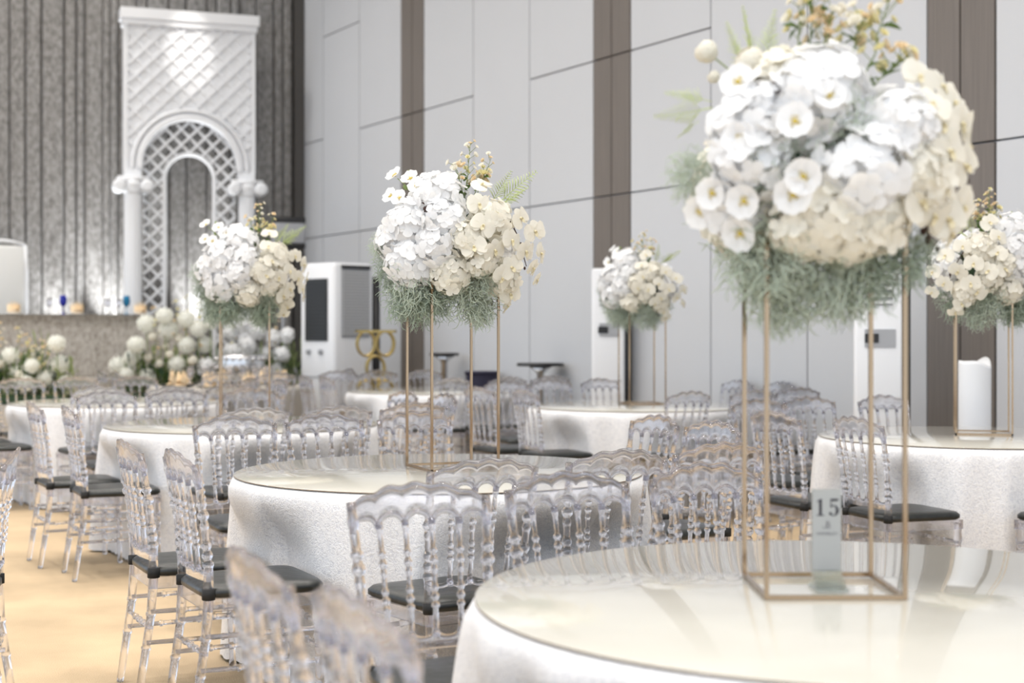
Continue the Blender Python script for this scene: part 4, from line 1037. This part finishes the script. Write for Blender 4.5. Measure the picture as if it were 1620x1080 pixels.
# ------------------------------------------------------------------ napkin table settings
def settle(ang, r, lab, nap=True):
    a = math.radians(ang); x_, y_ = T8[0]+r*math.cos(a), T8[1]+r*math.sin(a); z = 0.753
    tag(obj('charger_plate', plate_me, None, (x_, y_, z)), 'dark round charger plate on the napkin table, %s' % lab, 'plate', 'dark plates on the napkin table')
    tag(obj('napkin', nap_me, None, (x_, y_, z+0.006), (0, 0, a+PI/2), 1.0), 'folded peach napkin on the napkin table, %s' % lab, 'napkin', 'napkins on the napkin table')
    b = a+0.35; tag(obj('wine_glass', wg_me, None, (T8[0]+(r-0.16)*math.cos(b), T8[1]+(r-0.16)*math.sin(b), z)), 'clear wine glass on the napkin table, %s' % lab, 'glass', 'glasses on the napkin table')
for ang in (15, 60, 105, 150, 190, 225, 262, 300, 340): settle(ang, 0.58, 'one of a ring of settings')

# ------------------------------------------------------------------ number card 15
p = at(1310, 930, 3.165); cx_, cy_ = p.x, 3.17
t = thing('number_card', 'silver number card 15 in a clear acrylic holder inside the gold stand', 'card holder', (cx_, cy_, TZ), math.radians(2))
w_ = 0.0315; s_ = F/3.17
part('holder_foot', MB().bbox(-w_-0.002, w_+0.004, -0.045, 0.045, 0, 0.008, 0.002), M['card_acrylic'], t, False)
part('holder_ramp', MB().box(-w_, w_, -0.003, 0.003, 0, 0.052, Matrix.Translation((0, -0.036, 0.006)) @ Matrix.Rotation(math.radians(-52), 4, 'X')), M['card_acrylic'], t, False)
zc0, zc1 = 0.038, 0.216
cd = part('card', MB().box(-w_, w_, 0.006, 0.010, zc0, zc1), M['card'], t, False)
part('holder_back', MB().box(-w_-0.001, w_+0.001, 0.0102, 0.014, 0.006, zc1+0.001), M['card_acrylic'], t, False)
def ink(name, polys, mat, x0, z0, sc_):
    mb = MB()
    for poly in polys: mb.prism([(x0+a*sc_, z0+b*sc_) for a, b in poly], 0.0052, 0.0062)
    part(name, mb, mat, cd, False)
def arcband(cx, cz, ro, ri, a0, a1, n=14, sx=1.0):
    out = []
    for k in range(n):
        u0, u1 = math.radians(a0+(a1-a0)*k/n), math.radians(a0+(a1-a0)*(k+1)/n)
        th = lambda u: ri+(ro-ri)*(0.18+0.82*abs(math.cos(u))) - ri
        r0_, r1_ = ro, ro
        out.append([(cx+sx*ro*math.cos(u0), cz+ro*math.sin(u0)), (cx+sx*ro*math.cos(u1), cz+ro*math.sin(u1)), (cx+sx*(ro-th(u1))*math.cos(u1), cz+(ro-th(u1))*math.sin(u1)), (cx+sx*(ro-th(u0))*math.cos(u0), cz+(ro-th(u0))*math.sin(u0))])
    return out
D1 = [[(0.20, 0.06), (0.36, 0.06), (0.36, 1.0), (0.30, 1.0), (0.20, 0.94)], [(0.06, 0.0), (0.50, 0.0), (0.50, 0.06), (0.06, 0.06)], [(0.06, 0.80), (0.20, 0.86), (0.20, 0.94), (0.06, 0.85)]]
D5 = [[(0.12, 0.86), (0.54, 0.86), (0.60, 1.0), (0.12, 1.0)], [(0.12, 0.50), (0.17, 0.50), (0.17, 0.90), (0.12, 0.90)]]+arcband(0.30, 0.31, 0.32, 0.14, -150, 125, 18)+[[(0.02, 0.08), (0.10, 0.06), (0.13, 0.15), (0.06, 0.20)]]
ink('digit', D1, M['ink'], -0.0245, 0.159, 0.037); ink('digit', D5, M['ink'], 0.0035, 0.159, 0.037)
LOGO = arcband(0.25, 0.35, 0.30, 0.2, 200, 400, 10)+arcband(0.62, 0.62, 0.22, 0.12, -100, 160, 9)+arcband(0.64, 0.25, 0.26, 0.14, -130, 110, 9)+[[(0.42, 0.02), (0.48, 0.02), (0.52, 0.95), (0.46, 0.95)]]
ink('emblem', LOGO, M['inkgrey'], -0.0095, 0.131, 0.019)
def textmesh(txt, size, mat, parent, x0, z0):
    cu = bpy.data.curves.new('lettering', 'FONT'); cu.body = txt; cu.size = size; cu.align_x = 'CENTER'; cu.extrude = 0.0002; cu.space_character = 1.1
    tmp = bpy.data.objects.new('tmp', cu); C.objects.link(tmp); dg = bpy.context.evaluated_depsgraph_get(); me = bpy.data.meshes.new_from_object(tmp.evaluated_get(dg))
    bpy.data.objects.remove(tmp, do_unlink=True); bpy.data.curves.remove(cu); me.materials.clear(); me.materials.append(mat)
    return obj('lettering', me, parent, (x0, 0.0056, z0), (PI/2, 0, 0))
textmesh('WEMBLEY', 0.0095, M['inkgrey'], cd, 0, 0.1165)
